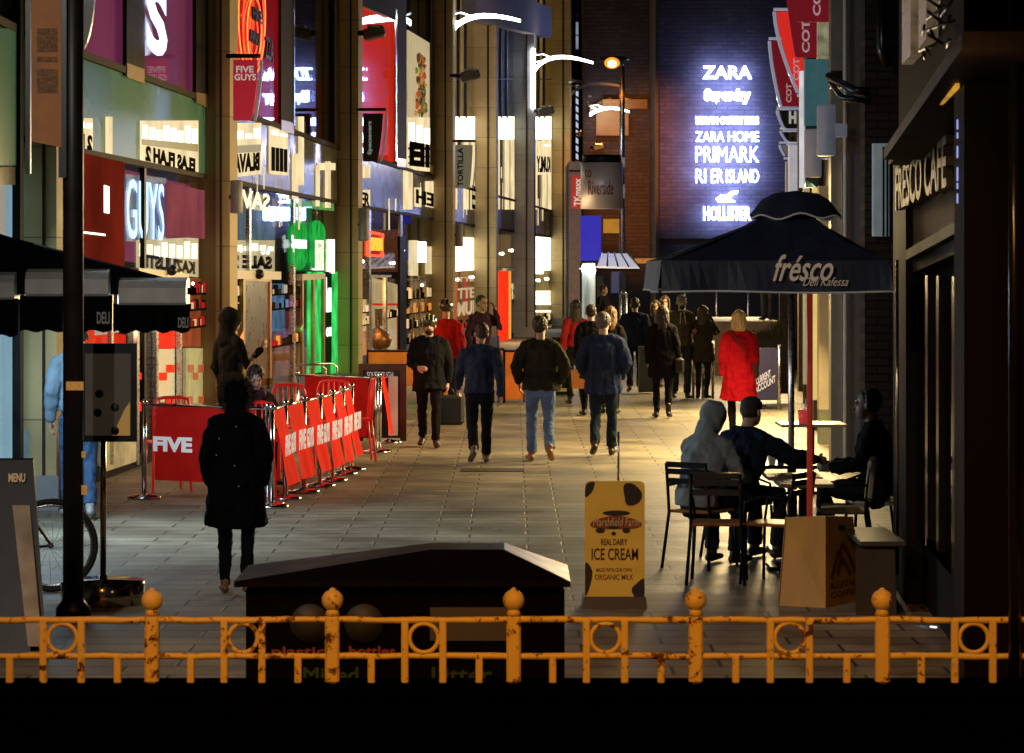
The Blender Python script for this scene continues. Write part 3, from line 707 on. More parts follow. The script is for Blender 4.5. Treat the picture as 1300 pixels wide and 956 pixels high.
# upper window of the pub with ragged stucco
b = MB(); rrect(b, 1145, 1156, -60, 82, -60, 70, .06, .08); rrect(b, 1166, 1176, -60, 62, -60, 48, .06, .08); b.each('upper_window', mat('dim_pane', (.14, .12, .09), .3, 0, (.25, .17, .09), .35, var=.5, vscale=9), S)
b = MB()
rnd = random.Random(4)
for k in range(14): b.tube([RQ(1170 + rnd.uniform(-6, 36), 75 - k * 5, .42), RQ(1185 + rnd.uniform(-16, 30), 68 - k * 6, .5)], .008, 5)
b.build('bird_spikes', m_dark, S)

# brick return wall with white sash
dbrick = brickmat('dark_brick', (.055, .035, .028), (.04, .026, .022), (.02, .018, .016), 1.0, .225, .075, .85, .5, .5, .01, 'xz', .3)
R1 = thing('brick_return', (3.35, 26, 0), 'narrow dark brick building with a pale framed shop window behind the pub corner', 'building')
b = MB(); cface(b, 1098, 1190, -80, 640, 26, .35); b.build('wall', dbrick, R1)
b = MB(); cface(b, 1109, 1129, 182, 300, 25.85, .12); b.build('window_frame', mat('pale_frame', (.35, .38, .38), .5, 0, (.3, .38, .40), .22, var=.2), R1)
b = MB(); cface(b, 1121, 1123, 186, 300, 25.8, .04); cface(b, 1126, 1128, 186, 300, 25.8, .04); b.each('glazing_bar', m_dark, R1)
b = MB(); b.tube([P(1052, 97, 26.5), P(1085, 115, 26), P(1102, 116, 26)], .04); b.tube([P(1055, 105, 26.5), P(1070, 124, 26), P(1104, 129, 26)], .03); 
b.box(P(1061, 101, 26.6), (.11, .14, .16)); b.build('cable_bracket', m_black, R1)
b = MB(); b.tube([P(1120, -60, 25.7), P(1120, 62, 25.7), P(1127, 84, 25.7)], .05, 10); b.build('gutter_pipe', MATS['black_gloss'], R1)

R2 = thing('stone_frontage', (4.4, 38, 0), 'row of pale stone pilasters and lit shop fronts down the right side', 'building')
def pil(x0, x1, y0, y1, z, m, th=1.2, name='pilaster'):
    th = min(th, .25)
    b = MB(); cface(b, x0, x1, y0, y1, z, th); return b.build(name, m, R2)
pst = mat('render_grey', (.17, .165, .155), .7, var=.15, vscale=3)
pcr = mat('cream_render', (.55, .47, .30), .6, var=.12, vscale=3)
pil(1072, 1140, -300, 592, 34.6, pst, 3)
pil(1055, 1072, -300, 592, 34.9, mat('mid_grey_render', (.22, .22, .20), .7, var=.15), 3)
b = MB(); b.tube([P(1073, -300, 34.5), P(1073, 590, 34.5)], .022, 8); b.build('downpipe', m_white, R2)
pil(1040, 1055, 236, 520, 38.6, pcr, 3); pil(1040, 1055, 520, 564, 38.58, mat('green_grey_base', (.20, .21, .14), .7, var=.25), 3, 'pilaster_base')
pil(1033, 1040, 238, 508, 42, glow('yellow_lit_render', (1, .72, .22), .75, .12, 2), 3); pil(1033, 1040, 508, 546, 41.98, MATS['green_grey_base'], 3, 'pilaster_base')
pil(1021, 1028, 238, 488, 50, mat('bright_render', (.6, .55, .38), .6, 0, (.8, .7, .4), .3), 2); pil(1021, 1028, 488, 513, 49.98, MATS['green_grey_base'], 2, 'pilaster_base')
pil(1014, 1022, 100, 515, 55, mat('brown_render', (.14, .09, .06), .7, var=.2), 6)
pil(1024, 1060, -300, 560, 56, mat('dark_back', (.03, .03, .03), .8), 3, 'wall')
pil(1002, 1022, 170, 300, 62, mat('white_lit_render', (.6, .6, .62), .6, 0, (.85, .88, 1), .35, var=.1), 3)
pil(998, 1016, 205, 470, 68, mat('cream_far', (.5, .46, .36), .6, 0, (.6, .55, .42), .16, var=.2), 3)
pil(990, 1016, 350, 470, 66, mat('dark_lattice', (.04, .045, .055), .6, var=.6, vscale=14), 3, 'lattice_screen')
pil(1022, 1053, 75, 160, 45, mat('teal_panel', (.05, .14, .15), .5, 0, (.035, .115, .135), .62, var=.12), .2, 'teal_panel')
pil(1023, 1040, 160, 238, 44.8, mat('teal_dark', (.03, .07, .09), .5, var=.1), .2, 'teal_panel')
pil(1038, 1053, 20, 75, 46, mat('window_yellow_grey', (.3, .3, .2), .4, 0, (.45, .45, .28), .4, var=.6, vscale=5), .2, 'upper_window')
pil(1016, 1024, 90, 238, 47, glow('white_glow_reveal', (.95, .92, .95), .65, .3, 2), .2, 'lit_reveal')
b = MB(); b.hexa([(4.36, 34.7, -.001), (16, 34.7, 0), (16, 109, 0), (10.6, 109, 0), (4.36, 34.7, 14), (16, 34.7, 14), (16, 109, 14), (10.6, 109, 14)]); b.build('wall', mat('rear_masonry', (.05, .05, .05), .8, var=.2), R2)
for (xa, xb, ya, yb, z) in ((1037, 1061, 133, 198, 34.2), (1021, 1043, 164, 225, 38.2)):
    a, c = P(xa, yb, z), P(xb, ya, z); r = (c.x - a.x) / 2; cx = (a.x + c.x) / 2
    b = MB(); b.lathe((cx, z, a.z), [(r * .9, 0), (r, .03), (r, c.z - a.z - .03), (r * .92, c.z - a.z)], 24)
    b.box((cx + r + .06, z, (a.z + c.z) / 2), (.14, .12, .16))
    tag(b.build('wall_lamp', mat('grey_lamp', (.30, .32, .37), .5, .1, (.11, .12, .15), .45, var=.1)), 'unlit grey drum wall lamp under the dark red banners, ' + ('nearer and higher of two' if z < 36 else 'lower of two and partly hidden'), 'lamp', 'grey drum wall lamps')  # faint glow added so the unlit drums read lighter

# ------------------------------------------------------------------ buildings at the end of the street
ebrick = brickmat('end_brick', (.085, .062, .066), (.06, .045, .05), (.045, .04, .045), 1.0, .45, .16, .85, .5, .5, .02, 'xz', .35)
E = thing('brick_warehouse', (6.5, 112, 0), 'tall dark brick building at the end of the street carrying the glowing shop names', 'building')
b = MB(); cface(b, 834, 1060, -500, 430, 112, 8); b.build('wall', ebrick, E)
b = MB(); cface(b, 832, 836, -500, 430, 111.6, .4); cface(b, 834, 1060, 300, 303, 111.9, .1); b.build('trim', mat('dark_trim', (.04, .03, .03), .7), E)
b = MB(); cface(b, 836, 1010, 316, 420, 111.7, .3); b.build('shopfront', mat('navy_black', (.012, .011, .02), .4, var=.3), E)
b = MB()
for x in (846, 874, 900): cface(b, x, x + 13, 354, 360, 111.5, .1)
b.each('window', glow('dim_tan', (.7, .42, .22), .3, .4, 3), E)
b = MB(); cface(b, 806, 842, 328, 334.5, 110.9, .1); b.build('lit_band', glow('orange_band', (.9, .35, .06), .5, .3), E)
B2 = thing('corner_building', (5, 118, 0), 'brick corner block washed orange by the street lamp', 'building')
b = MB(); cface(b, 740, 834, -600, 430, 118, 8); b.build('wall', ebrick, B2)
b = MB(); cface(b, 757, 798, 140, 172, 117.8, .1); cface(b, 765, 822, 126, 138, 117.7, .2); b.each('render_panel', mat('tan_render', (.26, .15, .06), .8, var=.35, vscale=.8), B2)
b = MB(); cface(b, 766, 788, 278, 296, 117.8, .1); b.each('window', glow('amber_window', (.75, .33, .04), .55, .15), B2)
b = MB(); cface(b, 757, 836, 352, 430, 117.6, .2); b.build('shopfront', MATS['navy_black'], B2)
b = MB(); cface(b, 776, 792, 345, 372, 117.4, .1); b.build('screen', mat('dim_screen', (.05, .05, .08), .3, 0, (.10, .10, .2), .4), B2)
TB = thing('timber_building', (3, 130, 0), 'dark jettied building with slanted white boarding above the street corner', 'building')
b = MB(); cface(b, 716, 731, -600, 440, 128, 8); cface(b, 722, 750, -600, 90, 128.5, 8); b.build('wall', mat('near_black_timber', (.02, .016, .016), .6, var=.4), TB)
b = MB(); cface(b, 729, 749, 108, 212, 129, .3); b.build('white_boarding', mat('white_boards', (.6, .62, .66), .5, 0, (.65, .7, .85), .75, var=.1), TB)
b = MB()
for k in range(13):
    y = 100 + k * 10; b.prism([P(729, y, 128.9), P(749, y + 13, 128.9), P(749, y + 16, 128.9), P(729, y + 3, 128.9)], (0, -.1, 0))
b.each('dark_board_bar', m_black, TB)  # dark slanted bars across the white boarding
b = MB(); cface(b, 722, 748, -60, 18, 128.2, .2)
for k in range(6): cface(b, 722, 748, 4 + k * 3, 5.2 + k * 3, 128.0, .2)
b.build('jetty', mat('grey_slats', (.22, .22, .24), .6, var=.2), TB)
b = MB(); cface(b, 731, 743, 28, 62, 128.3, .2); b.each('window', glow('cool_window', (.45, .55, .65), .45, .4, 1), TB)
b = MB(); cface(b, 736, 737, 28, 62, 128.2, .1); cface(b, 731, 743, 44, 45.4, 128.2, .1); b.each('glazing_bar', m_black, TB)

# kiosk corner: blue lightbox, lit entrance and striped canopy
K = thing('corner_shop', (3, 96, 0), 'small corner shop with blue lightbox above a bright glazed entrance', 'building')
b = MB(); cface(b, 722, 738, 205, 440, 99, 6); b.build('wall', mat('pale_violet_stone', (.32, .26, .24), .7, var=.2), K)
b = MB(); cface(b, 738, 763, 274, 331, 96, 1.2); b.build('lightbox', g_blue, K)
b = MB(); cface(b, 738, 757, 334, 432, 97, .2); b.build('glazed_entrance', mat('lit_entrance', (.3, .34, .3), .3, 0, (.50, .60, .50), .55, var=.6, vscale=1.5, stretch=(3, 1, .4)), K)
b = MB()
for k in range(4): b.ball(P(741 + k * 4, 341 + (k % 2) * 2, 96.7), .13)
b.each('spot_lamp', g_white, K)
b = MB(); cface(b, 736.5, 739, 334, 440, 96.6, .3); cface(b, 756, 758, 334, 440, 96.6, .3); b.each('door_frame', m_dark, K)
b = MB(); cface(b, 757, 766, 350, 410, 98, .2); b.build('reveal', m_grey_glass, K)
CN = thing('striped_canopy', P(780, 332, 96), 'small white canopy with thin dark bars sticking out beside the blue lightbox', 'canopy')
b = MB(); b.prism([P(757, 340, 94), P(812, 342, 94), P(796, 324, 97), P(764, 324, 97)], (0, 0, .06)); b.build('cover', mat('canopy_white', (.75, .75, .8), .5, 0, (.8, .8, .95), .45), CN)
b = MB()
for k in range(5):
    t = k / 4; a = P(757 + 55 * t, 340 + 2 * t, 93.9); c = P(764 + 32 * t, 323.6, 96.9); b.tube([a + Vector((0, 0, .08)), c + Vector((0, 0, .08))], .03, 6)
b.each('bar', m_black, CN)
b = MB(); cface(b, 757, 812, 341, 344, 93.9, .1); b.build('valance', m_dark, CN)

# low stone steps and platform under the bridge end
b = MB()
for k, (ya, yb, z, th) in enumerate(((408, 426, 66, 6), (426, 444, 65.4, .6), (444, 462, 64.8, .6), (462, 480, 64.2, .6))):
    a = P(856, yb, z); c = P(992, ya, z)
    b.hexa([(a.x, z, 0), (c.x, z, 0), (c.x, z + th, 0), (a.x, z + th, 0), (a.x, z, c.z), (c.x, z, c.z), (c.x, z + th, c.z), (a.x, z + th, c.z)])
tag(b.build('steps', mat('pale_paving', (.36, .33, .31), .7, var=.3, vscale=3)), kind='structure')

# ------------------------------------------------------------------ lights that belong to the place
lamp('sodium_light', 'SPOT', P(776, 84, 99.5) + Vector((0, -.2, -.9)), 16000, (1, .30, .012), .3, target=P(842, 225, 118), spot=30, blend=.9)
lamp('sign_lamp', 'POINT', RQ(1198, 140, .50), 11, (1, .62, .28), .04)
lamp('drum_lamp_light', 'POINT', P(744, 190, 80), 330, (1, .86, .8), .15)
for (x, y, z, e) in ((1030, 300, 37, 800), (1018, 300, 46, 880), (1008, 300, 56, 650), (1000, 300, 72, 500)):
    lamp('shop_light', 'AREA', P(x, y, z), e * 1.15, (1, .72, .32), 3.4, target=P(x, y, z) + Vector((-5, -4, -5.6)), sy=2.2)
def street_light(name, x, y, bay, e, col, size, sy):
    q = LQ(x, y, .3, bay); lamp(name, 'AREA', q, e, col, size, target=q + Vector((5, .75, -2.6)), sy=sy)
street_light('red_shop_light', 330, 380, 2, 90, (1, .25, .12), 2, 1.5)
street_light('burger_shop_light', 200, 360, 1, 55, (1, .62, .34), 3, 1.5)
street_light('green_shop_light', 405, 370, 2, 28, (.2, 1, .3), 1.5, 1.5)
street_light('taco_shop_light', 490, 350, 3, 220, (1, .55, .22), 3, 1.5)
street_light('far_shop_light', 640, 340, 5, 520, (1, .66, .30), 5, 2)
street_light('blue_shop_light', 10, 380, 0, 230, (.62, .84, 1), 2.4, 2.5)

# drain cover and scattered litter on the paving
b = MB(); b.box(P(625, 597, 1) * 0 + G(625, 33.6, .004), (.75, .55, .006)); tag(b.build('drain_cover', mat('iron_cover', (.02, .018, .016), .6, .4, var=.4)), 'flat dark iron cover in the paving behind the navy jumper walker', 'drain cover')
rnd = random.Random(21); b = MB()
for k in range(70):
    q = G(rnd.uniform(150, 860), rnd.uniform(19.5, 44), .004); s = rnd.uniform(.012, .03)
    b.add([q + Vector((s * math.cos(t) * rnd.uniform(.6, 1), s * math.sin(t), rnd.uniform(0, .008))) for t in (0, 1.2, 2.4, 3.6, 4.9)], [(0, 1, 2, 3, 4)])
tag(b.build('litter_specks', mat('pale_litter', (.4, .38, .34), .8, var=.4), fix=False), 'tiny pale scraps and spots of gum scattered over the paving', 'litter', kind='stuff')
# ================================================================== STREET OBJECTS
# ---- railing on its low wall
def paint_rust(name, paint, rust):
    m = mat(name, paint, .55, var=.01)
    nt = m.node_tree; b = nt.nodes['Principled BSDF']; L = nt.links.new
    tc = nt.nodes.new('ShaderNodeTexCoord'); n = nt.nodes.new('ShaderNodeTexNoise'); n.inputs['Scale'].default_value = 20; n.inputs['Detail'].default_value = 8; n.inputs['Roughness'].default_value = .7
    r = nt.nodes.new('ShaderNodeValToRGB'); r.color_ramp.elements[0].position = .585; r.color_ramp.elements[1].position = .65
    r.color_ramp.elements[0].color = (*paint, 1); r.color_ramp.elements[1].color = (*rust, 1)
    e = r.color_ramp.elements.new(.615); e.color = (paint[0] * .5, paint[1] * .38, paint[2] * .25, 1)
    n2 = nt.nodes.new('ShaderNodeTexNoise'); n2.inputs['Scale'].default_value = 2.2; n2.inputs['Detail'].default_value = 3
    mx = nt.nodes.new('ShaderNodeMath'); mx.operation = 'MULTIPLY_ADD'; mx.inputs[1].default_value = .35; 
    a2 = nt.nodes.new('ShaderNodeMath'); a2.operation = 'SUBTRACT'; a2.inputs[1].default_value = .155
    L(tc.outputs['Object'], n.inputs['Vector']); L(tc.outputs['Object'], n2.inputs['Vector'])
    L(n2.outputs['Fac'], mx.inputs[0]); L(n.outputs['Fac'], mx.inputs[2]); L(mx.outputs[0], a2.inputs[0]); L(a2.outputs[0], r.inputs['Fac'])
    for l in list(b.inputs['Base Color'].links): nt.links.remove(l)
    L(r.outputs['Color'], b.inputs['Base Color'])
    bp = nt.nodes.new('ShaderNodeBump'); bp.inputs['Strength'].default_value = .5; bp.inputs['Distance'].default_value = .006
    L(n.outputs['Fac'], bp.inputs['Height']); L(bp.outputs['Normal'], b.inputs['Normal'])
    return m
m_rail = paint_rust('rusty_cream_paint', (.78, .64, .40), (.07, .026, .009))
ZF = 13.6; sF = F / ZF
def fx(x): return (x - CX) * ZF / F
def fz(y): return CH - (y - HY) * ZF / F
z_top, z_mid, z_bot = fz(787), fz(833), fz(867)
W = thing('low_wall', (0, ZF, 0), 'near-black stone wall under the painted railing along the bottom edge', 'wall')
m_wall = mat('near_black_stone', (.0009, .0009, .0009), 1.0, var=.3, bump=.3, spec=0)  # colour set near black so the lamp-facing side reads as unlit
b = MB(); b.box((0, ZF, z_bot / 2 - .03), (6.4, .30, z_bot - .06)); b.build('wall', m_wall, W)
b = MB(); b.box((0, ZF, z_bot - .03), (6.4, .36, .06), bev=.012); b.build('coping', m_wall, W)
RL = thing('railing', (0, ZF, z_bot), 'rusting cream iron railing with ball topped posts and rings, glowing orange across the foreground', 'railing')
b = MB(); rnd = random.Random(3)
for z in (z_top, z_mid):
    pts = [(-2.62 + k * .11, ZF + rnd.uniform(-.003, .003), z + rnd.uniform(-.003, .003)) for k in range(49)]
    b.tube(pts, [.0155 + rnd.uniform(-.002, .002) for _ in pts], 8)
b.each('rail', m_rail, RL)
posts = [-37, 193, 422, 652, 883, 1120, 1350]
for i, x in enumerate(posts):
    X = fx(x); b = MB()
    b.box((X, ZF, (z_bot + fz(781)) / 2), (.068, .068, fz(781) - z_bot), bev=.010)
    b.lathe((X, ZF, fz(781)), [(.036, 0), (.030, .02), (.026, .03)], 14)
    p = b.build('post', m_rail, RL)
    b = MB(); b.ball((X, ZF, fz(762)), .052, 18, 12); b.lathe((X, ZF, fz(762) + .045), [(.018, 0), (.012, .012), (.001, .016)], 10); b.build('finial', m_rail, p)
    if i + 1 < len(posts):
        D = fx(posts[i + 1]) - X
        for t in (.215, .40, .61, .81):
            up = t in (.40, .61)
            b = MB(); top = z_top if up else z_mid
            b.box((X + D * t, ZF, (z_bot + top) / 2), (.034, .034, top - z_bot), bev=.004); b.build('baluster', m_rail, RL)
        b = MB(); xc = X + D * .505; R = D * .21 / 2 - .022
        b.ring((xc, ZF, (z_top + z_mid) / 2), R, .011, (0, 1, 0), 30, 8); b.build('ring', m_rail, RL)

# ---- recycling bin
Zb = 14.5
def bx_(x): return (x - CX) * Zb / F
def bz_(y): return CH - (y - HY) * Zb / F
BN = thing('recycling_bin', (bx_(514), Zb + .35, 0), 'wide black recycling bin with a shallow glossy hipped roof, just behind the railing', 'bin')
m_bin = mat('bin_black', (.0022, .0022, .0025), .6, var=.3, spec=.03)
b = MB(); b.box((bx_(514), Zb + .36, bz_(745) / 2), (bx_(718) - bx_(312), .66, bz_(745)), bev=.02); b.build('body', m_bin, BN)
x0, x1, y0, y1 = bx_(298), bx_(724), Zb - .04, Zb + .76; zt, ze = bz_(702), bz_(737)
b = MB(); b.loft([[(x0, y0, ze - .03), (x1, y0, ze - .03), (x1, y1, ze - .03), (x0, y1, ze - .03)], [(x0, y0, ze), (x1, y0, ze), (x1, y1, ze), (x0, y1, ze)],
                  [(bx_(545), y0 + .22, zt), (bx_(640), y0 + .22, zt), (bx_(640), y1 - .22, zt), (bx_(545), y1 - .22, zt)]])
b.build('roof', mat('bin_roof_gloss', (.0022, .0022, .004), .4, 0, var=.2, spec=.12), BN)
b = MB(); b.box((bx_(598), Zb + .025, bz_(793)), (.42, .012, .17)); b.build('notice_panel', mat('grey_notice', (.06, .057, .055), .7, var=.15), BN)
b = MB(); b.lathe((bx_(462), Zb + .03, bz_(792)), [(.001, 0), (.10, 0), (.10, .02), (.001, .02)], 24, (0, -1, 0)); b.lathe((bx_(393), Zb + .03, bz_(792)), [(.001, 0), (.10, 0), (.10, .02), (.001, .02)], 24, (0, -1, 0))
b.each('aperture_plate', mat('grey_plate', (.02, .02, .018), .6, var=.2), BN)
def flat_text(txt, x0, x1, yb, yt, z, m, parent, bold=.02, shear=0.0, depth=.004, mb=None):
    a = P(x0, yb, z); c = P(x1, yb, z); t = P(x0, yt, z)
    return lettering(txt, a, c - a, t - a, m, parent, depth, bold, shear, mb=mb)
zt_ = Zb + .015
m_rt = mat('red_lettering', (.16, .02, .008), .6, 0, (.4, .04, .012), .10); m_gt = mat('green_lettering', (.015, .035, .006), .6, 0, (.03, .07, .01), .03)
flat_text('plastic', 345, 413, 836, 821, zt_, m_rt, BN); flat_text('bottles', 443, 502, 833, 820, zt_, m_rt, BN); flat_text('cans', 446, 479, 781, 772, zt_, mat('faint_lettering', (.14, .14, .14), .6), BN)
flat_text('Mixed', 385, 455, 866, 847, zt_, m_gt, BN); flat_text('Litter', 548, 625, 866, 847, zt_, m_gt, BN)
flat_text('paper', 355, 395, 781, 770, zt_, MATS['faint_lettering'], BN) if False else None

# ---- black sign post at left, with plate and roundel
Zp = 19.6
PS = thing('sign_post', G(93, Zp), 'tall thick black post with peeling orange stickers, standing left of the menu stand', 'post')
b = MB(); b.tube([G(93, Zp), G(93, Zp, 6.5)], .072, 16); b.build('pole', mat('post_black', (.014, .010, .008), .45, var=.4), PS)
b = MB(); b.lathe(G(93, Zp), [(.12, 0), (.12, .05), (.08, .10), (.073, .12)], 16); b.build('collar', m_black, PS)
m_sticker = mat('orange_sticker', (.55, .26, .06), .6, 0, (.8, .35, .05), .25, var=.3, vscale=40)
for (x, y, w, h) in ((95, 490, 22, 11), (106, 577, 5, 8), (107, 622, 7, 12)):
    q = P(x, y, Zp - .074); bb = MB(); bb.box(q, (w * Zp / F, .006, h * Zp / F)); bb.build('sticker', m_sticker, PS)
b = MB(); a, c = P(40, 187, Zp - .1), P(78, -60, Zp - .1); 
b.prism([(a.x, Zp - .1, a.z + .04), (c.x, Zp - .1, a.z), (c.x, Zp - .1, c.z), (a.x, Zp - .1, c.z)], (0, .03, 0)); pl = b.build('sign_plate', mat('brown_plate', (.20, .075, .022), .6, 0, (.22, .075, .015), .35, var=.25), PS)
b = MB(); 
for (ya, yb) in ((36, 66), (72, 79), (88, 118)): b.box(P(60, (ya + yb) / 2, Zp - .104), (26 * Zp / F, .004, (yb - ya) * Zp / F))
b.each('faded_print', mat('faded_print', (.13, .055, .02), .7, 0, (.12, .045, .012), .3, var=.6, vscale=50), pl)
b = MB(); b.box(P(36, 90, Zp - .08), (6 * Zp / F, .05, 260 * Zp / F)); b.box(P(80, 60, Zp - .07), (10 * Zp / F, .05, 330 * Zp / F)); b.each('plate_frame', m_black, PS)
RD = MB(); q = P(98, -20, Zp + .0)
RD.prism([q + Vector((math.cos(t) * .12, 0, math.sin(t) * .48)) for t in [2 * math.pi * k / 32 for k in range(32)]], (0, .06, 0)); RD.build('roundel', m_black, PS)

# ---- menu board on a chrome stand
Zm = 20.3
MS = thing('menu_stand', G(131, Zm), 'dark menu board on a slim brass pole with a heavy polished round foot', 'menu stand')
m_brass = mat('polished_brass', (.45, .33, .15), .18, 1.0, var=.1)
b = MB(); b.tube([G(131, Zm, .1), G(131, Zm, 1.5)], .022, 12); b.build('pole', m_brass, MS)
b = MB(); b.lathe(G(131, Zm), [(.001, 0), (.295, 0), (.30, .012), (.30, .15), (.285, .165), (.03, .17), (.028, .2), (.001, .2)], 40); b.build('foot', mat('polished_foot', (.5, .42, .30), .12, 1.0), MS)
b = MB(); cface(b, 106, 174, 436, 561, Zm - .05, .05); fr = b.build('frame', m_black, MS)
b = MB(); cface(b, 108, 166, 449, 553, Zm - .058, .006); pg = b.build('page', mat('dim_menu_page', (.05, .042, .034), .6, 0, (.06, .045, .03), .3, var=.15), MS)
b = MB(); b.prism([P(143, 553, Zm - .062), P(165, 553, Zm - .062), P(165, 510, Zm - .062), P(158, 520, Zm - .062)], (0, .003, 0)); b.build('page_corner', mat('amber_corner', (.4, .22, .06), .6, 0, (.45, .24, .05), .35), pg)
for (x, y) in ((126, 500), (124, 524), (146, 517), (146, 547)):
    b = MB(); b.lathe(P(x, y, Zm - .062), [(.001, 0), (.030, 0), (.030, .003), (.001, .003)], 18, (0, -1, 0)); b.build('dish_picture', mat('dark_dish', (.03, .025, .02), .6), pg)
# ---- A board, far left
AB = thing('chalk_board', G(25, 18.4), 'black folding board with a slanting leaflet panel at the left edge by the bicycle', 'board', rz=0)
b = MB(); a = [G(-14, 18.3, 1.16), G(42, 18.3, 1.16), G(58, 17.6, .0), G(-30, 17.6, .0)]
b.prism(a, (0, .03, .01)); b.prism([G(-14, 18.33, 1.16), G(42, 18.33, 1.16), G(30, 19.1, 0), G(-30, 19.1, 0)], (0, -.03, .01)); b.build('panel', mat('worn_black_board', (.016, .010, .007), .5, var=.5), AB)
b = MB(); t = .013; b.prism([G(16, 18.12, .88), G(38, 18.12, .88), G(54, 17.58, .05), G(36, 17.58, .05)], (0, -.012, .004)); b.build('leaflet', mat('glossy_leaflet', (.4, .30, .2), .2, 0, var=.4, vscale=5), AB)
lettering('MENU', P(11, 612, 18.2), P(32, 612, 18.2) - P(11, 612, 18.2), P(11, 601, 18.2) - P(11, 612, 18.2), mat('tan_lettering', (.5, .36, .2), .6, 0, (.45, .3, .14), .3), AB, .005, .03)

# ---- bicycle
BK = thing('bicycle', G(65, 21), 'dark parked bicycle behind the black sign post, only its wheel showing', 'bicycle', rz=math.radians(186))
m_tyre = mat('tyre_rubber', (.012, .012, .013), .7); m_bikef = mat('bike_frame', (.02, .02, .025), .3, .3)
def wheel(cx):
    b = MB(); b.ring((cx, 0, .345), .325, .022, (0, 1, 0), 40, 8); w_ = b.build('wheel', m_tyre, BK, local=True)
    b = MB(); b.ring((cx, 0, .345), .298, .010, (0, 1, 0), 40, 6); b.build('rim', m_steel, w_, local=True)
    b = MB()
    for k in range(16):
        t = 2 * math.pi * k / 16; b.tube([(cx + .02 * math.cos(t + 1), .02 * (-1) ** k, .345 + .02 * math.sin(t + 1)), (cx + .297 * math.cos(t), 0, .345 + .297 * math.sin(t))], .0014, 4)
    b.lathe((cx, -.04, .345), [(.02, 0), (.02, .08)], 10, (0, 1, 0)); b.build('spokes', m_steel, w_, local=True)
wheel(0); wheel(1.04)
b = MB(); r = .016
hd, bbk, st, ax2 = (.80, 0, .86), (.43, 0, .29), (.30, 0, .78), (0, 0, .345)
b.tube([bbk, st, (.28, 0, .88)], r, 8); b.tube([bbk, (.84, 0, .68)], r, 8); b.tube([st, hd], r, 8); b.tube([hd, (.85, 0, .64), (1.04, .0, .345)], r * .9, 8); b.tube([ax2, bbk], r * .7, 6); b.tube([ax2, st], r * .7, 6); b.tube([hd, (.78, 0, .96)], r, 8); b.build('frame', m_bikef, BK, local=True)
b = MB(); b.tube([(.72, -.28, .98), (.79, -.2, .98), (.80, 0, .97), (.79, .2, .98), (.72, .28, .98)], .013, 8); b.build('handlebar', m_bikef, BK, local=True)
b = MB(); b.ball((.25, 0, .91), (.13, .07, .03), 12, 8); b.build('saddle', m_tyre, BK, local=True)
b = MB(); b.lathe((.43, -.04, .29), [(.09, 0), (.09, .006)], 20, (0, 1, 0)); b.tube([(.43, -.06, .29), (.49, -.06, .14)], .011, 6); b.tube([(.43, .06, .29), (.37, .06, .44)], .011, 6); b.box((.49, -.10, .14), (.09, .08, .02)); b.box((.37, .10, .44), (.09, .08, .02)); b.build('crank', m_steel, BK, local=True)

# ---- black awning at left
AW = thing('awning', (-3.9, 24.2, 0), 'black scalloped awning in three bays with grey rolled edges, upper left', 'awning')
m_awn = mat('awning_black', (.008, .008, .008), 1.0, var=.3, spec=0); m_roll = mat('awning_roll', (.75, .72, .68), .35, .3, var=.1)
Za = 24.0
b = MB(); b.prism([P(-60, 282, Za), P(0, 300, Za), P(206, 354, Za), P(241, 366, Za), P(241, 374, Za), P(-60, 374, Za)], (0, .5, .0)); b.build('cover', m_awn, AW)
for k, (xa, xb, yt, yv, txt) in enumerate(((-70, 26, 345, 426, None), (28, 145, 341, 420, (123, 139)), (146, 243, 352, 421, (226, 239)))):
    b = MB(); h = P(0, yt, Za).z; zb = P(0, yt + 35, Za).z; xl, xr = P(xa, 0, Za).x, P(xb, 0, Za).x
    prof = [(0.30, h - .02), (.16, h), (.05, h - .03), (0, h - .09), (.005, zb + .02), (.03, zb), (.30, zb)]
    b.loft([[(xl + (.05 if 0 < i < 6 else 0), Za - .15 + y, z) for i, (y, z) in enumerate(prof)], [(xr - .03, Za - .15 + y, z) for y, z in prof]]); rl = b.build('rolled_edge', m_roll, AW)
    b = MB(); n = 20; top = [(xl + (xr - xl) * i / n, Za - .11 + .012 * math.sin(i * 1.9), zb + .01) for i in range(n + 1)]; zl = P(0, yv, Za).z
    bot = [(p[0], p[1] - .02 + .02 * math.sin(i * 2.3 + 1), zl + .012 * math.sin(i * 1.3)) for i, p in enumerate(top)]
    b.loft([top, bot], cap=False, closed=False); b.build('valance', m_awn, rl)
    if txt: flat_text('DELI', txt[0], txt[1], 411 if k == 1 else 416, 396 if k == 1 else 403, Za - .17, mat('awning_lettering', (.25, .24, .21), .7, 0, (.3, .28, .24), .12), rl)

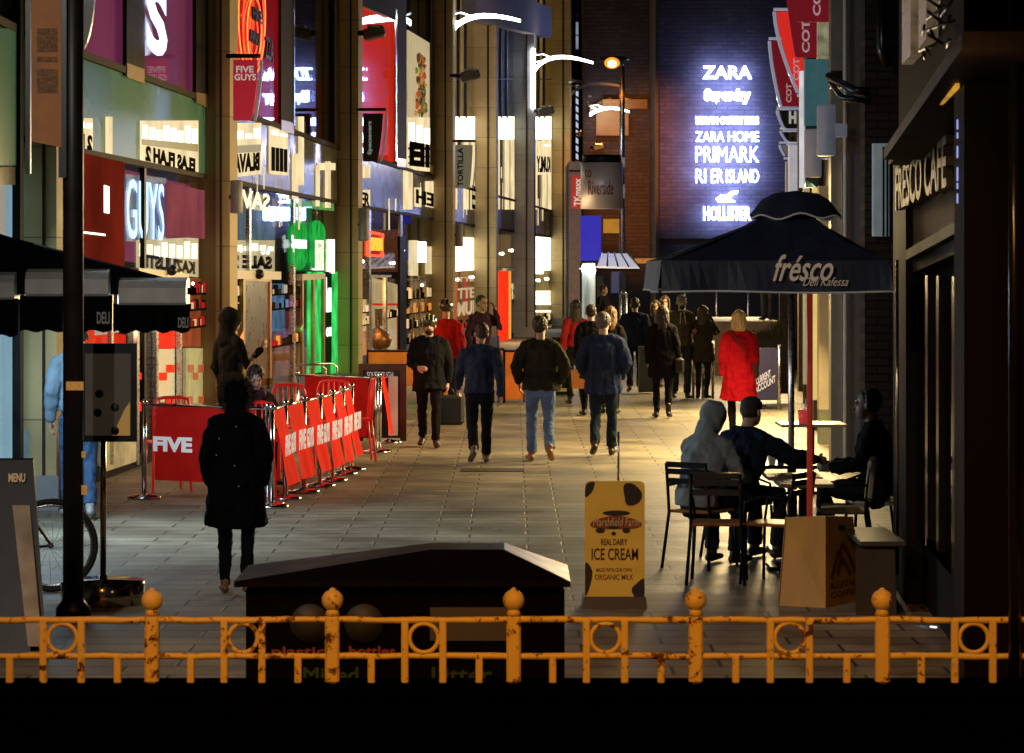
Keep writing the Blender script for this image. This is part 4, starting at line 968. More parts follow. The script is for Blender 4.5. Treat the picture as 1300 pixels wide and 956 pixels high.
# ---- burger restaurant barriers
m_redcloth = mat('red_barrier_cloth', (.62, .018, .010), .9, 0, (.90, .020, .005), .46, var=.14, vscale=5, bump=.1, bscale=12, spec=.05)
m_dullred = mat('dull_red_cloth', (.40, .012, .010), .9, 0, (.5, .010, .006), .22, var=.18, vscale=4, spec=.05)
m_chrome = mat('chrome', (.7, .7, .72), .15, 1.0)
def post(X, Y, parent, h=1.0):
    b = MB(); b.lathe((X, Y, 0), [(.001, 0), (.17, 0), (.175, .015), (.165, .03), (.05, .05), (.03, .06), (.001, .062)], 26); p = b.build('foot', m_chrome, parent)
    b = MB(); b.tube([(X, Y, .05), (X, Y, h)], .026, 12); b.lathe((X, Y, h), [(.032, -.02), (.032, .015), (.02, .03), (.001, .032)], 14); b.build('post', m_chrome, parent)
def cloth(A, B, zt, zb, lean, parent, m, sag=.02, seed=0, inset=.10):
    A, B = Vector(A), Vector(B); d = (B - A); n = Vector((d.y, -d.x, 0)).normalized(); nu, nv = 14, 10; rows = []
    for j in range(nv + 1):
        v = j / nv; row = []
        for i in range(nu + 1):
            u = i / nu; uu = inset + u * (1 - 2 * inset)
            q = A + d * uu; z = zt + (zb - zt) * v - sag * math.sin(math.pi * u) * (1 - v) * .3
            w_ = noise.noise(Vector((u * 3 + seed, v * 1.5, seed * 1.7))) * .03 * (.2 + v)
            row.append(Vector((q.x, q.y, z)) + n * (lean * v + w_))
        rows.append(row)
    b = MB(); b.sm = True; b.loft(rows, cap=False, closed=False); o = b.build('cloth', m, parent, fix=False)
    c = MB(); c.tube([(A.x, A.y, zt + .01), (B.x, B.y, zt + .01)], .014, 8); c.build('crossbar', m_chrome, parent)
    return o, n
BF = [(183, 29.5)] ; row = [(345, 28.4), (362, 29.4), (386, 30.3), (406, 31.1), (422, 31.9), (435, 32.9), (446, 33.6)]
grp = 'red cloth barriers in a row around the burger terrace'
def barrier(A, B, label, lean, txt, seed, group=None, both=True, m=None):
    A, B = Vector((*A, 0)), Vector((*B, 0))
    t = thing('cafe_barrier', (A + B) / 2, label, 'barrier', group=group)
    post(A.x, A.y, t)
    if both: post(B.x, B.y, t)
    o, n = cloth(A, B, .965, .20, lean, t, m or m_redcloth, seed=seed)
    if txt:
        d = B - A; L_ = n * (lean * .55 + .035)
        for a_, u0, u1 in txt:
            O = A + d * u0 + L_ + Vector((0, 0, .50)); lettering(a_, O, d * (u1 - u0), Vector((0, 0, .155 if lean < .1 else .21)), m_whitetext, t, .003, .05, name='lettering')
    return t
xy = lambda x, z: ((x - CX) * z / F, z)
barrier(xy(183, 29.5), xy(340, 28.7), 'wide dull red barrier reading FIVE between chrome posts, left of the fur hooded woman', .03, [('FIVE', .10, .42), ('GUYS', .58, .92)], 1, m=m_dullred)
pos = ['nearest the camera in the row', 'second from the front of the row', 'third from the front of the row', 'fourth from the front of the row', 'fifth from the front of the row', 'farthest back in the row']
for i in range(6):
    a, c = row[i], row[i + 1]
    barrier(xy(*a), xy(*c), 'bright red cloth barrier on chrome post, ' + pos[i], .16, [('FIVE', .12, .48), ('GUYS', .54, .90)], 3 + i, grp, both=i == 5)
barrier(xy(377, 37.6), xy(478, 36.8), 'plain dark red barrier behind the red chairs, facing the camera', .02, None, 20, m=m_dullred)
barrier(xy(482, 36.9), xy(494, 38.8), 'narrow edge-on red barrier beside the chalked sourdough board', .12, None, 21)

# ---- red metal terrace chairs and table
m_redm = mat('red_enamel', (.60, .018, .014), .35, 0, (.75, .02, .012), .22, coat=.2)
def chair_red(name, loc, rz, label):
    t = thing(name, loc, label, 'chair', rz, 'red metal chairs inside the barriers'); t.scale = (1.05, 1.05, 1.17)
    b = MB(); b.box((0, 0, .445), (.40, .40, .022), bev=.01); b.build('seat', m_redm, t, local=True)
    for sx in (-1, 1):
        b = MB(); b.tube([(sx * .19, .19, 0), (sx * .18, .17, .44)], .014, 8); b.build('leg', m_redm, t, local=True)
        b = MB(); b.tube([(sx * .20, -.23, 0), (sx * .18, -.18, .44)], .014, 8); b.build('leg', m_redm, t, local=True)
    b = MB(); b.tube([(-.18, -.18, .44), (-.19, -.21, .78), (-.16, -.225, .85), (-.08, -.23, .865), (.08, -.23, .865), (.16, -.225, .85), (.19, -.21, .78), (.18, -.18, .44)], .016, 8)
    for k in range(-2, 3): b.tube([(k * .065, -.185, .45), (k * .065, -.228, .855)], .010, 6)
    b.build('backrest', m_redm, t, local=True)
    return t
c0 = chair_red('terrace_chair', G(373, 33.5), math.radians(200), 'red metal slat back chair just right of the seated woman')
copy_tree(c0, G(418, 34.6), math.radians(170), 'red metal chair with its back towards the plain dark red barrier')
copy_tree(c0, G(450, 35.2), math.radians(100), 'red metal chair at the right end beside the last barrier')
copy_tree(c0, G(212, 30.6), math.radians(20), 'red metal chair whose legs show under the FIVE barrier')
copy_tree(c0, G(322, 29.5), math.radians(10), 'red metal chair rim between fur hooded woman and seated woman')
TR = thing('terrace_table', G(352, 31.6), 'small grey topped terrace table in front of the seated woman', 'table')
b = MB(); b.box((0, 0, .73), (.66, .66, .03), bev=.01); b.build('table_top', mat('grey_top', (.3, .32, .36), .35, var=.1), TR, local=True)
b = MB(); b.tube([(0, 0, .03), (0, 0, .72)], .035, 12); b.build('pedestal', m_redm, TR, local=True)
b = MB(); b.box((0, 0, .015), (.46, .46, .03), bev=.01); b.build('base', m_dark, TR, local=True)
# green bottle holder / stacked metal chairs behind the barrier
for k, x in enumerate((392, 402)):
    t = thing('metal_chair', G(x, 39.4 + k * .5), 'pale metal chair top showing above the dark red barrier, ' + ('left' if k == 0 else 'right') + ' one', 'chair', math.radians(10 + 20 * k), 'pale metal chairs behind the dark red barrier')
    b = MB(); b.box((0, 0, .5), (.4, .4, .02)); b.build('seat', m_steel, t, local=True)
    b = MB(); b.tube([(-.2, -.18, .5), (-.21, -.22, 1.0), (-.15, -.22, 1.06), (.15, -.22, 1.06), (.21, -.22, 1.0), (.2, -.18, .5)], .013, 8); b.build('backrest', m_steel, t, local=True)
    for sx in (-1, 1):
        for sy in (-1, 1):
            b = MB(); b.tube([(sx * .19, sy * .18, .5), (sx * .2, sy * .2, 0)], .012, 6); b.build('leg', m_steel, t, local=True)

# ---- boards and planters on the left, further back
SB = thing('specials_board', G(487, 37.9), 'wooden framed blackboard chalked SOURDOUGH behind the barriers', 'board')
zS = 37.9
b = MB(); cface(b, 455, 516, 462, 470, zS, .06); cface(b, 508, 516, 470, 560, zS, .06); cface(b, 455, 461, 470, 560, zS, .06)
b.each('frame', mat('brown_wood', (.09, .045, .02), .5, var=.4), SB)
b = MB(); cface(b, 461, 508, 470, 556, zS + .02, .03); b.build('board', mat('slate', (.02, .022, .03), .6), SB)
flat_text('SOURDOUGH', 466, 499, 480, 472, zS + .012, m_whitetext, SB, .0)
b = MB(); cface(b, 493, 505, 478, 553, zS - .02, .03); b.build('poster', mat('cream_poster', (.6, .57, .42), .6, 0, (.6, .57, .4), .2, var=.1), SB)
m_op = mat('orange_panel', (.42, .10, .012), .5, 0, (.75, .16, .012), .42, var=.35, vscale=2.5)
def planter(xa, xb, ya, yb, z, label):
    t = thing('terrace_screen', G((xa + xb) / 2, z), label, 'screen', group='orange terrace screens outside the taco shop')
    b = MB(); cface(b, xa + 1, xb - 1, ya, yb - 4, z, .5); b.build('panel', m_op, t)
    b = MB(); cface(b, xa, xb, ya - 2, ya, z - .03, .56); b.build('rim', m_dark, t)
    for x in (xa, xb - 1.6):
        b = MB(); cface(b, x, x + 1.6, ya - 3, yb, z - .04, .06); b.build('post', m_dark, t)
planter(466, 532, 447, 494, 52, 'orange terrace screen glowing beside the taco shop door, behind the front cyclist')
planter(536, 575, 444, 505, 50, 'orange terrace screen right behind the red jacketed cyclist')
planter(640, 666, 447, 511, 50.5, 'orange terrace screen between the navy and brown jacketed walkers')
planter(632, 640, 445, 512, 50.4, 'narrow red white screen end just behind the navy jumper walker')
GB = thing('framed_board', G(713, 54), 'leaning black board with a gold edge beyond the brown jacketed walker', 'board')
b = MB(); b.prism([P(699, 502, 53.2), P(729, 502, 53.2), P(721, 428, 54), P(700, 428, 54)], (0, .05, 0)); b.build('board', mat('board_black', (.02, .018, .012), .5), GB)
b = MB(); b.prism([P(725, 500, 53.15), P(729, 500, 53.15), P(721, 430, 53.95), P(717, 430, 53.95)], (0, .04, 0)); b.prism([P(699, 497, 53.15), P(728, 497, 53.15), P(728, 493, 53.17), P(699, 493, 53.17)], (0, .04, 0)); b.each('gilt_edge', mat('gilt', (.5, .33, .1), .4, .6, (.5, .3, .06), .3), GB)

# ---- wing lamps, tubes, floodlights and drum lamps on the pilasters
def wing(x0, y0, x1, y1, xm, ym, z, colx, label, lit=True, tube=None):
    t = thing('wing_lamp', P(colx, (y0 + ym) / 2, z), label, 'street lamp', group='curved wing lamps on the pilasters')
    a, m_, c = P(x0, y0, z - .3), P(xm, ym, z), P(x1, y1, z - .1)
    top = []; bot = []; bk = []; bk2 = []
    for k in range(13):
        u = k / 12; q = a * (1 - u) ** 2 + (2 * m_ - (a + c) / 2) * 2 * u * (1 - u) + c * u * u
        th = .16 * (1 - u) ** .8 + .015
        top.append(q + Vector((0, 0, .07))); bot.append(q - Vector((0, 0, th * .55))); bk.append(q + Vector((0, .5 * (1 - u) + .06, .07))); bk2.append(q + Vector((0, .5 * (1 - u) + .06, 0)))
    b = MB(); b.loft([[bot[k], top[k], bk[k], bk2[k]] for k in range(13)]); b.build('blade', g_white if lit else mat('dull_blade', (.35, .28, .22), .4, .6), t)
    b = MB(); e = P(colx, ym - 4, z); b.tube([e, e + (bk[5] - e) * .5 + Vector((0, 0, .08)), bk[5]], [.07, .05, .03], 8); b.tube([P(colx, y0 - 10, z), bk[3]], .03, 8); b.build('bracket', m_steel, t)
    if tube:
        b = MB(); b.tube([P(colx + 1, tube[0], z - .1), P(colx + 1, tube[1], z - .1)], .07, 10); b.build('tube', g_white, t)
    return t
wing(574, 39, 661, 28, 606, 21, 74, 569, 'lit white curved wing lamp, higher and nearer of the two bright ones', True, (-60, 97))
wing(679, 89, 753, 81, 706, 73, 98, 676, 'lit white curved wing lamp, lower and farther of the two bright ones', True, (62, 138))
wing(726, 119, 792, 111, 750, 107, 112, 722, 'unlit brown wing lamp just above the two lowest ones', False)
wing(749, 140, 810, 131, 776, 126, 118, 746, 'unlit dark wing lamp against the orange wall', False)
wing(749, 145, 799, 143, 772, 137.5, 117, 747, 'thin white lit wing lamp lowest in front of the orange wall', True)
def flood(x, y, z, colx, label, w=.55):
    t = thing('floodlight', P(colx, y, z), label, 'floodlight', group='small box floodlights on pilasters')
    q = P(x, y, z); b = MB(); b.box(q, (w, .4, w * .5), M=Matrix.Rotation(math.radians(-14), 3, 'Y'), bev=.03); b.build('housing', mat('flood_grey', (.10, .09, .085), .5, .2), t)
    b = MB(); b.tube([P(colx, y, z), q], .05, 8); b.build('arm', m_dark, t)
    b = MB(); b.box(q + Vector((.0, -.15, w * .28)), (w * .6, .2, .05)); b.build('visor', m_steel, t)
flood(475, 42, 55, 454, 'dark floodlight over the tall red panel', .42)
flood(597, 96, 73, 571, 'floodlight box under the nearer bright wing lamp', .5)
flood(693, 141, 98, 676, 'floodlight box under the farther bright wing lamp', .55)
flood(740, 170, 120, 728, 'dark floodlight before the white slanted boarding', .45)
flood(760, 187, 118, 749, 'dark floodlight right of the white slanted boarding', .45)
for (x, ya, yb, z, colx, lab) in ((300, 229, 271, 39, 291, 'grey drum lamp left of the cream lettering by the pizza shop'), (462, 264, 306, 55, 454, 'grey drum lamp left of the red neon open sign'), (583, 284, 313, 73.5, 573, 'grey drum lamp below the taco banner')):
    t = thing('drum_lamp', P(x, (ya + yb) / 2, z), lab, 'wall lamp', group='grey drum lamps on the left pilasters')
    a, c = P(x, yb, z), P(x, ya, z); r = .085 * 1.0 if z < 50 else .10
    b = MB(); b.lathe((a.x, z, a.z), [(r * .9, 0), (r, .02), (r, c.z - a.z - .02), (r * .9, c.z - a.z)], 18); b.build('shade', mat('lamp_grey', (.26, .25, .25), .5, .2, var=.1), t)
    b = MB(); b.tube([P(colx, (ya + yb) / 2, z), P(x, (ya + yb) / 2, z)], .03, 8); b.build('arm', m_dark, t)

# ---- hanging banners
def hang(x0, x1, yt, yb, taper, z, colx, m, label, words, vertical=False, mirror=False, mt=None, grp='shop banners on brackets', frame=True):
    t = thing('hanging_banner', P((x0 + x1) / 2, yb, z), label, 'banner', group=grp)
    curve = []
    for k in range(9):
        u = k / 8; curve.append(P(x1 - taper * u ** 1.8, yt + (yb - yt) * u, z))
    poly = [P(x0, yt, z), P(x0, yb, z)] + list(reversed(curve))
    b = MB(); b.prism(poly, (0, .03, 0)); bn = b.build('banner', m, t)
    b = MB(); b.tube([P(colx, yt - 5, z), P(x1 + 4, yt - 5, z)], .03, 8); b.build('bracket', m_dark, t)
    if frame:
        b = MB()
        c2 = [p + Vector((4.5 * z / F, .015, 0)) for p in curve]
        b.loft([[p + Vector((d, e, 0)) for d, e in ((-.02, -.02), (.02, -.02), (.02, .02), (-.02, .02))] for p in c2]); 
        b.build('edge_frame', mat('clear_edge', (.45, .42, .42), .2, 0, (.5, .45, .45), .10), t)
    for (s, a0, a1, b0, b1) in words:           # fractions: x from a0 to a1, y (down) from b0 to b1
        w_ = x1 - x0; h_ = yb - yt
        if vertical:   # reads upward
            O = P(x0 + w_ * a1, yt + h_ * b1, z - .004); U = P(x0 + w_ * a1, yt + h_ * b0, z - .004) - O; V = P(x0 + w_ * a0, yt + h_ * b1, z - .004) - O
        else:
            O = P(x0 + w_ * a0, yt + h_ * b1, z - .004); U = P(x0 + w_ * a1, yt + h_ * b1, z - .004) - O; V = P(x0 + w_ * a0, yt + h_ * b0, z - .004) - O
        lettering(s, O, U, V, mt or m_whitetext, bn, 0, .03, mirror=mirror)
    return t
hang(296, 327, 76, 153, 8, 39.0, 287, mat('crimson_banner', (.30, .012, .022), .6, 0, (.42, .012, .03), .55), 'crimson hanging banner reading FIVE GUYS in front of the pizza neon', [('FIVE', .12, .84, .10, .21), ('GUYS', .05, .94, .23, .34)])
hang(461, 486, 144, 205, 7, 55, 452, mat('black_banner', (.012, .014, .012), .6), 'black hanging banner with upright Specsavers lettering', [('Specsavers', .22, .48, .16, .86)], vertical=True, mt=mat('pale_grey_text', (.4, .42, .4), .6, 0, (.5, .52, .5), .3))
hang(578, 600, 184, 239, 4, 73, 571, mat('khaki_banner', (.16, .15, .10), .6, 0, (.2, .19, .12), .4), 'khaki hanging banner with upright TORTILLA lettering', [('TORTILLA', .12, .46, .06, .96)], vertical=True, mt=m_ink)
hang(725, 742, 222, 265, 3, 96, 722, mat('tk_red', (.38, .03, .03), .6, 0, (.42, .03, .03), .45), 'small dark red hanging banner with upright white lettering beside the silver drum', [('TKmaxx', .22, .72, .1, .92)], vertical=True)
m_cots = mat('cots_red', (.22, .012, .022), .6, 0, (.24, .008, .02), .42); m_ctext = mat('pink_text', (.6, .45, .48), .6, 0, (.7, .5, .55), .35)
def hang_r(x0, x1, yt, yb, taper, z, m, label, words, mt, rim=True):
    t = thing('hanging_banner', P((x0 + x1) / 2, yb, z), label, 'banner', group='banners on the right frontage')
    curve = [P(x0 + taper * (k / 8) ** 1.5, yt + (yb - yt) * k / 8, z) for k in range(9)]
    b = MB(); b.prism(curve + [P(x1, yb, z), P(x1, yt, z)], (0, .03, 0)); bn = b.build('banner', m, t)
    if rim:
        b = MB(); b.loft([[p + Vector((-3.2 * z / F + d, e, 0)) for d, e in ((-.03, -.02), (.03, -.02), (.03, .02), (-.03, .02))] for p in curve]); b.build('edge_frame', mat('clear_edge_blue', (.4, .45, .5), .2, 0, (.55, .6, .85), .30), t)
        b = MB(); b.tube([P(x0 - 4, yt - 3, z), P(x1 + 3, yt - 3, z)], .03, 6); b.tube([P(x0 + taper - 4, yb + 3, z), P(x1 + 3, yb + 3, z)], .03, 6); b.each('bracket', MATS['clear_edge_blue'], t)
    for (s, xa, xb, ya, yb_) in words:
        O = P(xb, yb_, z - .004); lettering(s, O, P(xb, ya, z - .004) - O, P(xa, yb_, z - .004) - O, mt, bn, 0, .03)
hang_r(1004, 1053, -60, 28, 8, 41, m_cots, 'dark red banner with upright COTSWOLD letters, topmost and nearest', [('COTSWO', 1032, 1042, -70, 20)], m_ctext, False)
hang_r(996, 1037, -40, 73, 14, 44, m_cots, 'dark red banner reading upright COTS, second from the wall top', [('COTSWO', 1018, 1028, -20, 67)], m_ctext, False)
hang_r(986, 1020, 15, 118, 30, 49, mat('bright_red_banner', (.55, .02, .02), .6, 0, (.9, .03, .02), .6), 'bright red glowing banner, third and most vivid of the red ones', [('COT', 1007, 1015, 74, 102)], m_ctext)
hang_r(980, 1014, 52, 135, 14, 53, m_cots, 'dull red banner reading COT, lowest of the red ones', [('COT', 998, 1005, 106, 130)], m_ctext)
m_navyb = mat('navy_banner', (.018, .022, .04), .6)
hang_r(990, 1012, 140, 163, 8, 57, m_navyb, 'navy banner with a white H, upper of two', [], m_whitetext); flat_text('H', 1001, 1010, 157, 141, 56.9, m_whitetext, None) if False else None
t_ = [o for o in COL.objects if o.name.startswith('hanging_banner')][-1]
flat_text('H', 1001.5, 1011, 157, 141, 56.97, m_whitetext, t_, .06)
hang_r(994, 1012, 166, 180, 8, 61, m_navyb, 'navy banner with a dim grey H, lower of two', [], m_whitetext)
t_ = [o for o in COL.objects if o.name.startswith('hanging_banner')][-1]
flat_text('H', 1001.5, 1011, 178, 165, 60.97, mat('dim_grey_text', (.16, .16, .2), .6), t_, .06)
hang_r(993, 1013, 184, 198, 6, 65, mat('grey_banner', (.2, .17, .18), .6, 0, (.2, .16, .2), .4), 'plain grey banner at the foot of the banner stack', [], m_whitetext)

# ---- neon and lit signs
NS = thing('neon_sign', LQ(326, 60, .1, 2), 'red neon rings of the pizza shop sign', 'neon sign')
for (rx, rz, xc, yc, m) in ((17, 78, 320, 20, g_neon_o), (13.5, 58, 322, 30, g_neon_r), (9, 42, 323, 38, g_neon_o), (5.5, 26, 322, 44, g_neon_r), (12, 46, 321, 42, g_neon_r)):
    b = MB(); pts = []
    for k in range(37):
        t = 2 * math.pi * k / 36; pts.append(LQ(xc + rx * math.cos(t), yc + rz * math.sin(t), .06, 2))
    b.tube(pts, .009, 6, cap=False); b.build('neon_ring', m, NS)
for (s, xa, xb, yb_, yt_) in (('FIRE', 319, 331, 24, 8), ('ZZA', 335, 345, 74, 46), ('AWAY', 315, 328, 52, 36)):
    ltext(s, xa, xb, yb_, yt_, m_black, NS, .12, 2, depth=.03, bold=.02)
for (s, xa, xb, yb_, yt_, lab, off, bay) in (('GUYS', 161, 208, 303, 226, 'tall cool white GUYS lettering glowing inside the burger restaurant window', -.03, 1), ('S', 186, 212, 65, -24, 'oversized bluish white letter S at the top of the plum panels', .05, 1)):
    NS2 = thing('lit_lettering', LQ((xa + xb) / 2, yb_, off, bay), lab, 'sign')
    ltext(s, xa, xb, yb_, yt_, g_coolwhite if s != 'S' else glow('blue_white_letter', (.6, .72, 1), 2.2), NS2, off, bay, depth=.006, bold=.0 if s != 'S' else .04)
    if s == 'GUYS':
        b = MB(); lrect(b, 160, 211, 221, 306, 226, 308, off - .06, .04, bay); b.build('backing', mat('navy_backing', (.05, .06, .12), .4, 0, (.10, .13, .26), .7, var=.3), NS2)
OS = thing('open_sign', LQ(478, 310, -.02, 3), 'small red neon open sign in the taco shop window', 'neon sign')
b = MB(); q = [LQ(x, y, -.02, 3) for x, y in ((467, 294), (486, 298), (486, 325), (467, 324))]; b.tube(q + [q[0]], .03, 6); b.build('neon_frame', g_neon_r, OS)
ltext('OPEN', 469, 484, 318, 301, glow('yellow_neon', (1, .42, .04), 1.6), OS, -.02, 3, depth=.03, bold=.02)
b = MB(); lrect(b, 467, 486, 295, 324, 298, 325, -.05, .02, 3); b.build('backing', glow('red_backing', (.9, .03, .01), .9), OS)

# names on the end wall
ZN = 111.6
m_led = glow('led_letters', (.30, .42, 1), 44)
lines = [('ZARA', 892, 954, 100, 84, .02), ('Superdry', 894, 953, 132, 113, .08), ('URBAN OUTFITTERS', 883, 963, 158, 148, .05), ('ZARA HOME', 883, 963, 180, 167, .0), ('PRIMARK', 883, 963, 206, 186, -.005), ('HOLLISTER', 893, 953, 280, 262, .03)]
NM = thing('shop_names_sign', P(922, 290, ZN), 'column of glaring white illuminated shop names on the end wall', 'sign')
for (s, xa, xb, yb_, yt_, bd) in lines: flat_text(s, xa, xb, yb_, yt_, ZN, m_led, NM, bd, 0, .12)
for (s, xa, xb) in (('RI', 883, 896), ('ER', 903, 918), ('ISLAND', 922, 963)): flat_text(s, xa, xb, 232, 215, ZN, m_led, NM, .0, 0, .12)
b = MB(); bird = [(909, 252), (916, 247), (922, 248), (928, 243), (937, 242), (936, 246), (931, 247), (927, 252), (934, 256), (922, 257), (912, 257)]
b.prism([P(x, y, ZN) for x, y in bird], (0, .12, 0)); b.build('bird_emblem', m_led, NM)
# drum sign and street lamp
RS = thing('drum_sign', P(764, 265, 90), 'curved brushed silver drum sign reading to Riverside', 'sign')
r = 27 * 90 / F; q = P(764, 265, 90); zt2 = P(0, 207, 90).z
b = MB(); b.lathe((q.x, 90, q.z), [(r, 0), (r, zt2 - q.z)], 48); b.build('drum', mat('silver_drum', (.50, .47, .52), .5, .4, var=.1, vscale=2, stretch=(1, 1, .05)), RS)
b = MB(); b.lathe((q.x, 90, zt2), [(r * .92, 0), (r * .92, .25)], 40); b.build('cap', m_dark, RS)
# lettering follows the drum
for (s, xa, xb, yb_, yt_) in (('Riverside', 746, 778, 248, 230), ('to', 742, 750, 226, 214)):
    vs, fs = text_mesh(s, .01); u0 = min(p.x for p in vs); u1 = max(p.x for p in vs); w0 = min(p.y for p in vs); w1 = max(p.y for p in vs); bb = MB(); o_ = []
    for p in vs:
        X = (xa + (xb - xa) * (p.x - u0) / (u1 - u0) - CX) * 90 / F; z = P(0, yb_, 90).z + (P(0, yt_, 90).z - P(0, yb_, 90).z) * (p.y - w0) / (w1 - w0)
        dx = max(-.97, min(.97, (X - q.x) / (r + .01))); o_.append((X, 90 - (r + .012) * math.sqrt(1 - dx * dx), z))
    bb.add(o_, fs); bb.build('lettering', mat('maroon_text', (.16, .02, .02), .6), RS, fix=False)
b = MB()
for (ya, yb_) in ((212, 234), (252, 264)): cface(b, 782, 793, ya, yb_, 90.2, .3)
b.each('maroon_panel', mat('maroon_panel', (.14, .015, .02), .5), RS)
b = MB(); cface(b, 782, 793, 200, 212, 90.25, .3); cface(b, 782, 793, 234, 252, 90.25, .3); b.each('white_panel', mat('offwhite_panel', (.6, .52, .5), .5, 0, (.6, .5, .45), .2), RS)
SLm = thing('street_lamp', P(790, 426, 100), 'tall slim street lamp with a blazing orange sodium head', 'street lamp')
b = MB(); b.tube([G(790, 100), P(790, 84, 100)], [.13, .09], 10); b.tube([P(790, 84, 100), P(786, 79, 100), P(779, 78, 100)], .07, 8); b.build('pole', m_steel, SLm)
b = MB(); b.ball(P(777, 80, 99.6), (.27, .27, .2), 16, 10); hd_ = b.build('lamp_head', glow('sodium_glow', (1, .27, .012), 1.6), SLm)
b = MB(); b.ball(P(777, 81, 99.2), (.16, .16, .13), 14, 9); b.build('bulb', glow('sodium_core', (1, .72, .28), 6), hd_)
b = MB(); b.ball(P(779, 75, 100), (.55, .3, .10), 14, 8); b.build('hood', m_dark, SLm)
# sodium lamp on the near pavement behind the viewpoint: lights railing and boards
NL = thing('street_lamp', (-2.2, 3.0, 0), 'orange street lamp beside the camera lighting the railing', 'street lamp')
b = MB(); b.tube([(-2.2, 3, 0), (-2.2, 3, 7.4), (-2.0, 3.4, 7.7), (-1.6, 4.2, 7.8)], .06, 8); b.build('pole', m_steel, NL)
WL = thing('street_lamp', (-5.2, 9.0, 0), 'added pale fill lamp out of frame by the left kerb near the camera', 'street lamp')  # unseen lamp added as fill for the near ground and terrace
b = MB(); b.tube([(-5.2, 9, 0), (-5.2, 9, 6.6), (-5.0, 9.3, 6.9)], .06, 8); b.build('pole', m_steel, WL)
b = MB(); b.ball((-4.9, 9.5, 6.95), (.3, .2, .08), 12, 7); b.build('hood', m_dark, WL)
lamp('near_white_fill', 'SPOT', (-4.85, 9.6, 6.8), 1500, (1, .93, .84), .12, target=(.6, 22.5, 0), spot=58, blend=1.0)
lamp('near_sodium_light', 'SPOT', (-1.5, 4.3, 7.6), 3300, (1, .35, .018), .12, target=(0.2, 13.2, 0), spot=44, blend=.9)

# ================================================================== RIGHT-HAND CAFE TERRACE
PR = thing('parasol', G(1028, 20.5), 'large navy black square parasol lettered fresco, over the cafe tables', 'parasol')
m_par = mat('parasol_cloth', (.010, .014, .034), .6, var=.25, bump=.1, bscale=20)
xl, xr, yf, yb_ = 1.02, 2.575, 19.35, 21.5; zE = 2.235; zV = 2.45; ap = Vector((2.02, 20.4, 2.90))
crn = [Vector((xl, yf, zV)), Vector((xr, yf, zV)), Vector((xr, yb_, zV)), Vector((xl, yb_, zV))]
b = MB()
for k in range(4):
    A, B_ = crn[k], crn[(k + 1) % 4]; rows = []
    for j in range(7):
        v = j / 6; rows.append([(A + (B_ - A) * (i / 12)) * (1 - v) + (ap + ((A + (B_ - A) * (i / 12)) - ap) * .0) * v + Vector((0, 0, -.055 * math.sin(math.pi * v) - .02 * math.sin(math.pi * i / 12) * (1 - v) + .012 * noise.noise(Vector((i * .5 + k * 7, v * 3, 2))))) for i in range(13)])
    b.loft(rows, cap=False, closed=False)
b.build('canopy', m_par, PR)
b = MB(); tr = MB()
for k in range(4):
    A, B_ = crn[k], crn[(k + 1) % 4]; d = B_ - A; n = Vector((d.y, -d.x, 0)).normalized(); top = []; bot = []
    for i in range(25):
        u = i / 24; q = A + d * u; w_ = .016 * math.sin(u * 19 + k) + .02 * noise.noise(Vector((u * 6, k * 3.1, 0)))
        top.append(q.copy()); bot.append(Vector((q.x, q.y, zE + .006 * math.sin(u * 7))) + n * (w_ + .02))
    b.loft([top, bot], cap=False, closed=False); tr.tube(bot, .007, 5)
va = b.build('valance', m_par, PR); tr.each('piping', mat('grey_piping', (.45, .43, .38), .6, 0, (.3, .28, .24), .12), PR)
b = MB(); tr = MB(); rv = []
for k in range(49):
    t = 2 * math.pi * k / 48; w_ = .016 * math.sin(t * 7) + .008 * math.sin(t * 4 + 1) 
    rv.append(Vector((ap.x + .02 + .33 * math.cos(t), ap.y + .33 * math.sin(t), ap.z - .135 + w_)))
rt = [Vector((ap.x + .02 + .16 * math.cos(2 * math.pi * k / 48), ap.y + .14 * math.sin(2 * math.pi * k / 48), ap.z + .035)) for k in range(49)]
rm = [(rv[k] * .5 + rt[k] * .5 + Vector((0, 0, .03))) for k in range(49)]
tp = [Vector((ap.x + .02, ap.y, ap.z + .055))] * 49
b.sm = True; b.loft([rv, rm, rt, tp], cap=False, closed=False); b.build('vent', m_par, PR); tr.tube(rv, .007, 5); tr.build('piping', MATS['grey_piping'], PR)
b = MB(); b.tube([G(1028, 20.5, .45), G(1028, 20.5, 2.9)], .022, 12); b.build('pole', mat('red_pole', (.5, .06, .04), .3, .3, (.6, .05, .03), .18), PR)
for A in crn:
    b = MB(); b.tube([Vector((ap.x, ap.y, ap.z - .08)), A - Vector((0, 0, .02))], .010, 6); b.build('rib', m_dark, PR)
zt3 = yf - .045
def ptext(s, xa, xb, ya, yb2, shear, bold): 
    return flat_text(s, xa, xb, yb2, ya, zt3, mat('tan_print', (.36, .27, .19), .7, 0, (.36, .27, .19), .34), va, bold, shear, .003)
ptext('frésco', 981, 1058, 323, 357, .45, .012); ptext('Deli Kafessa', 1019, 1077, 352, 363, .5, -.004)
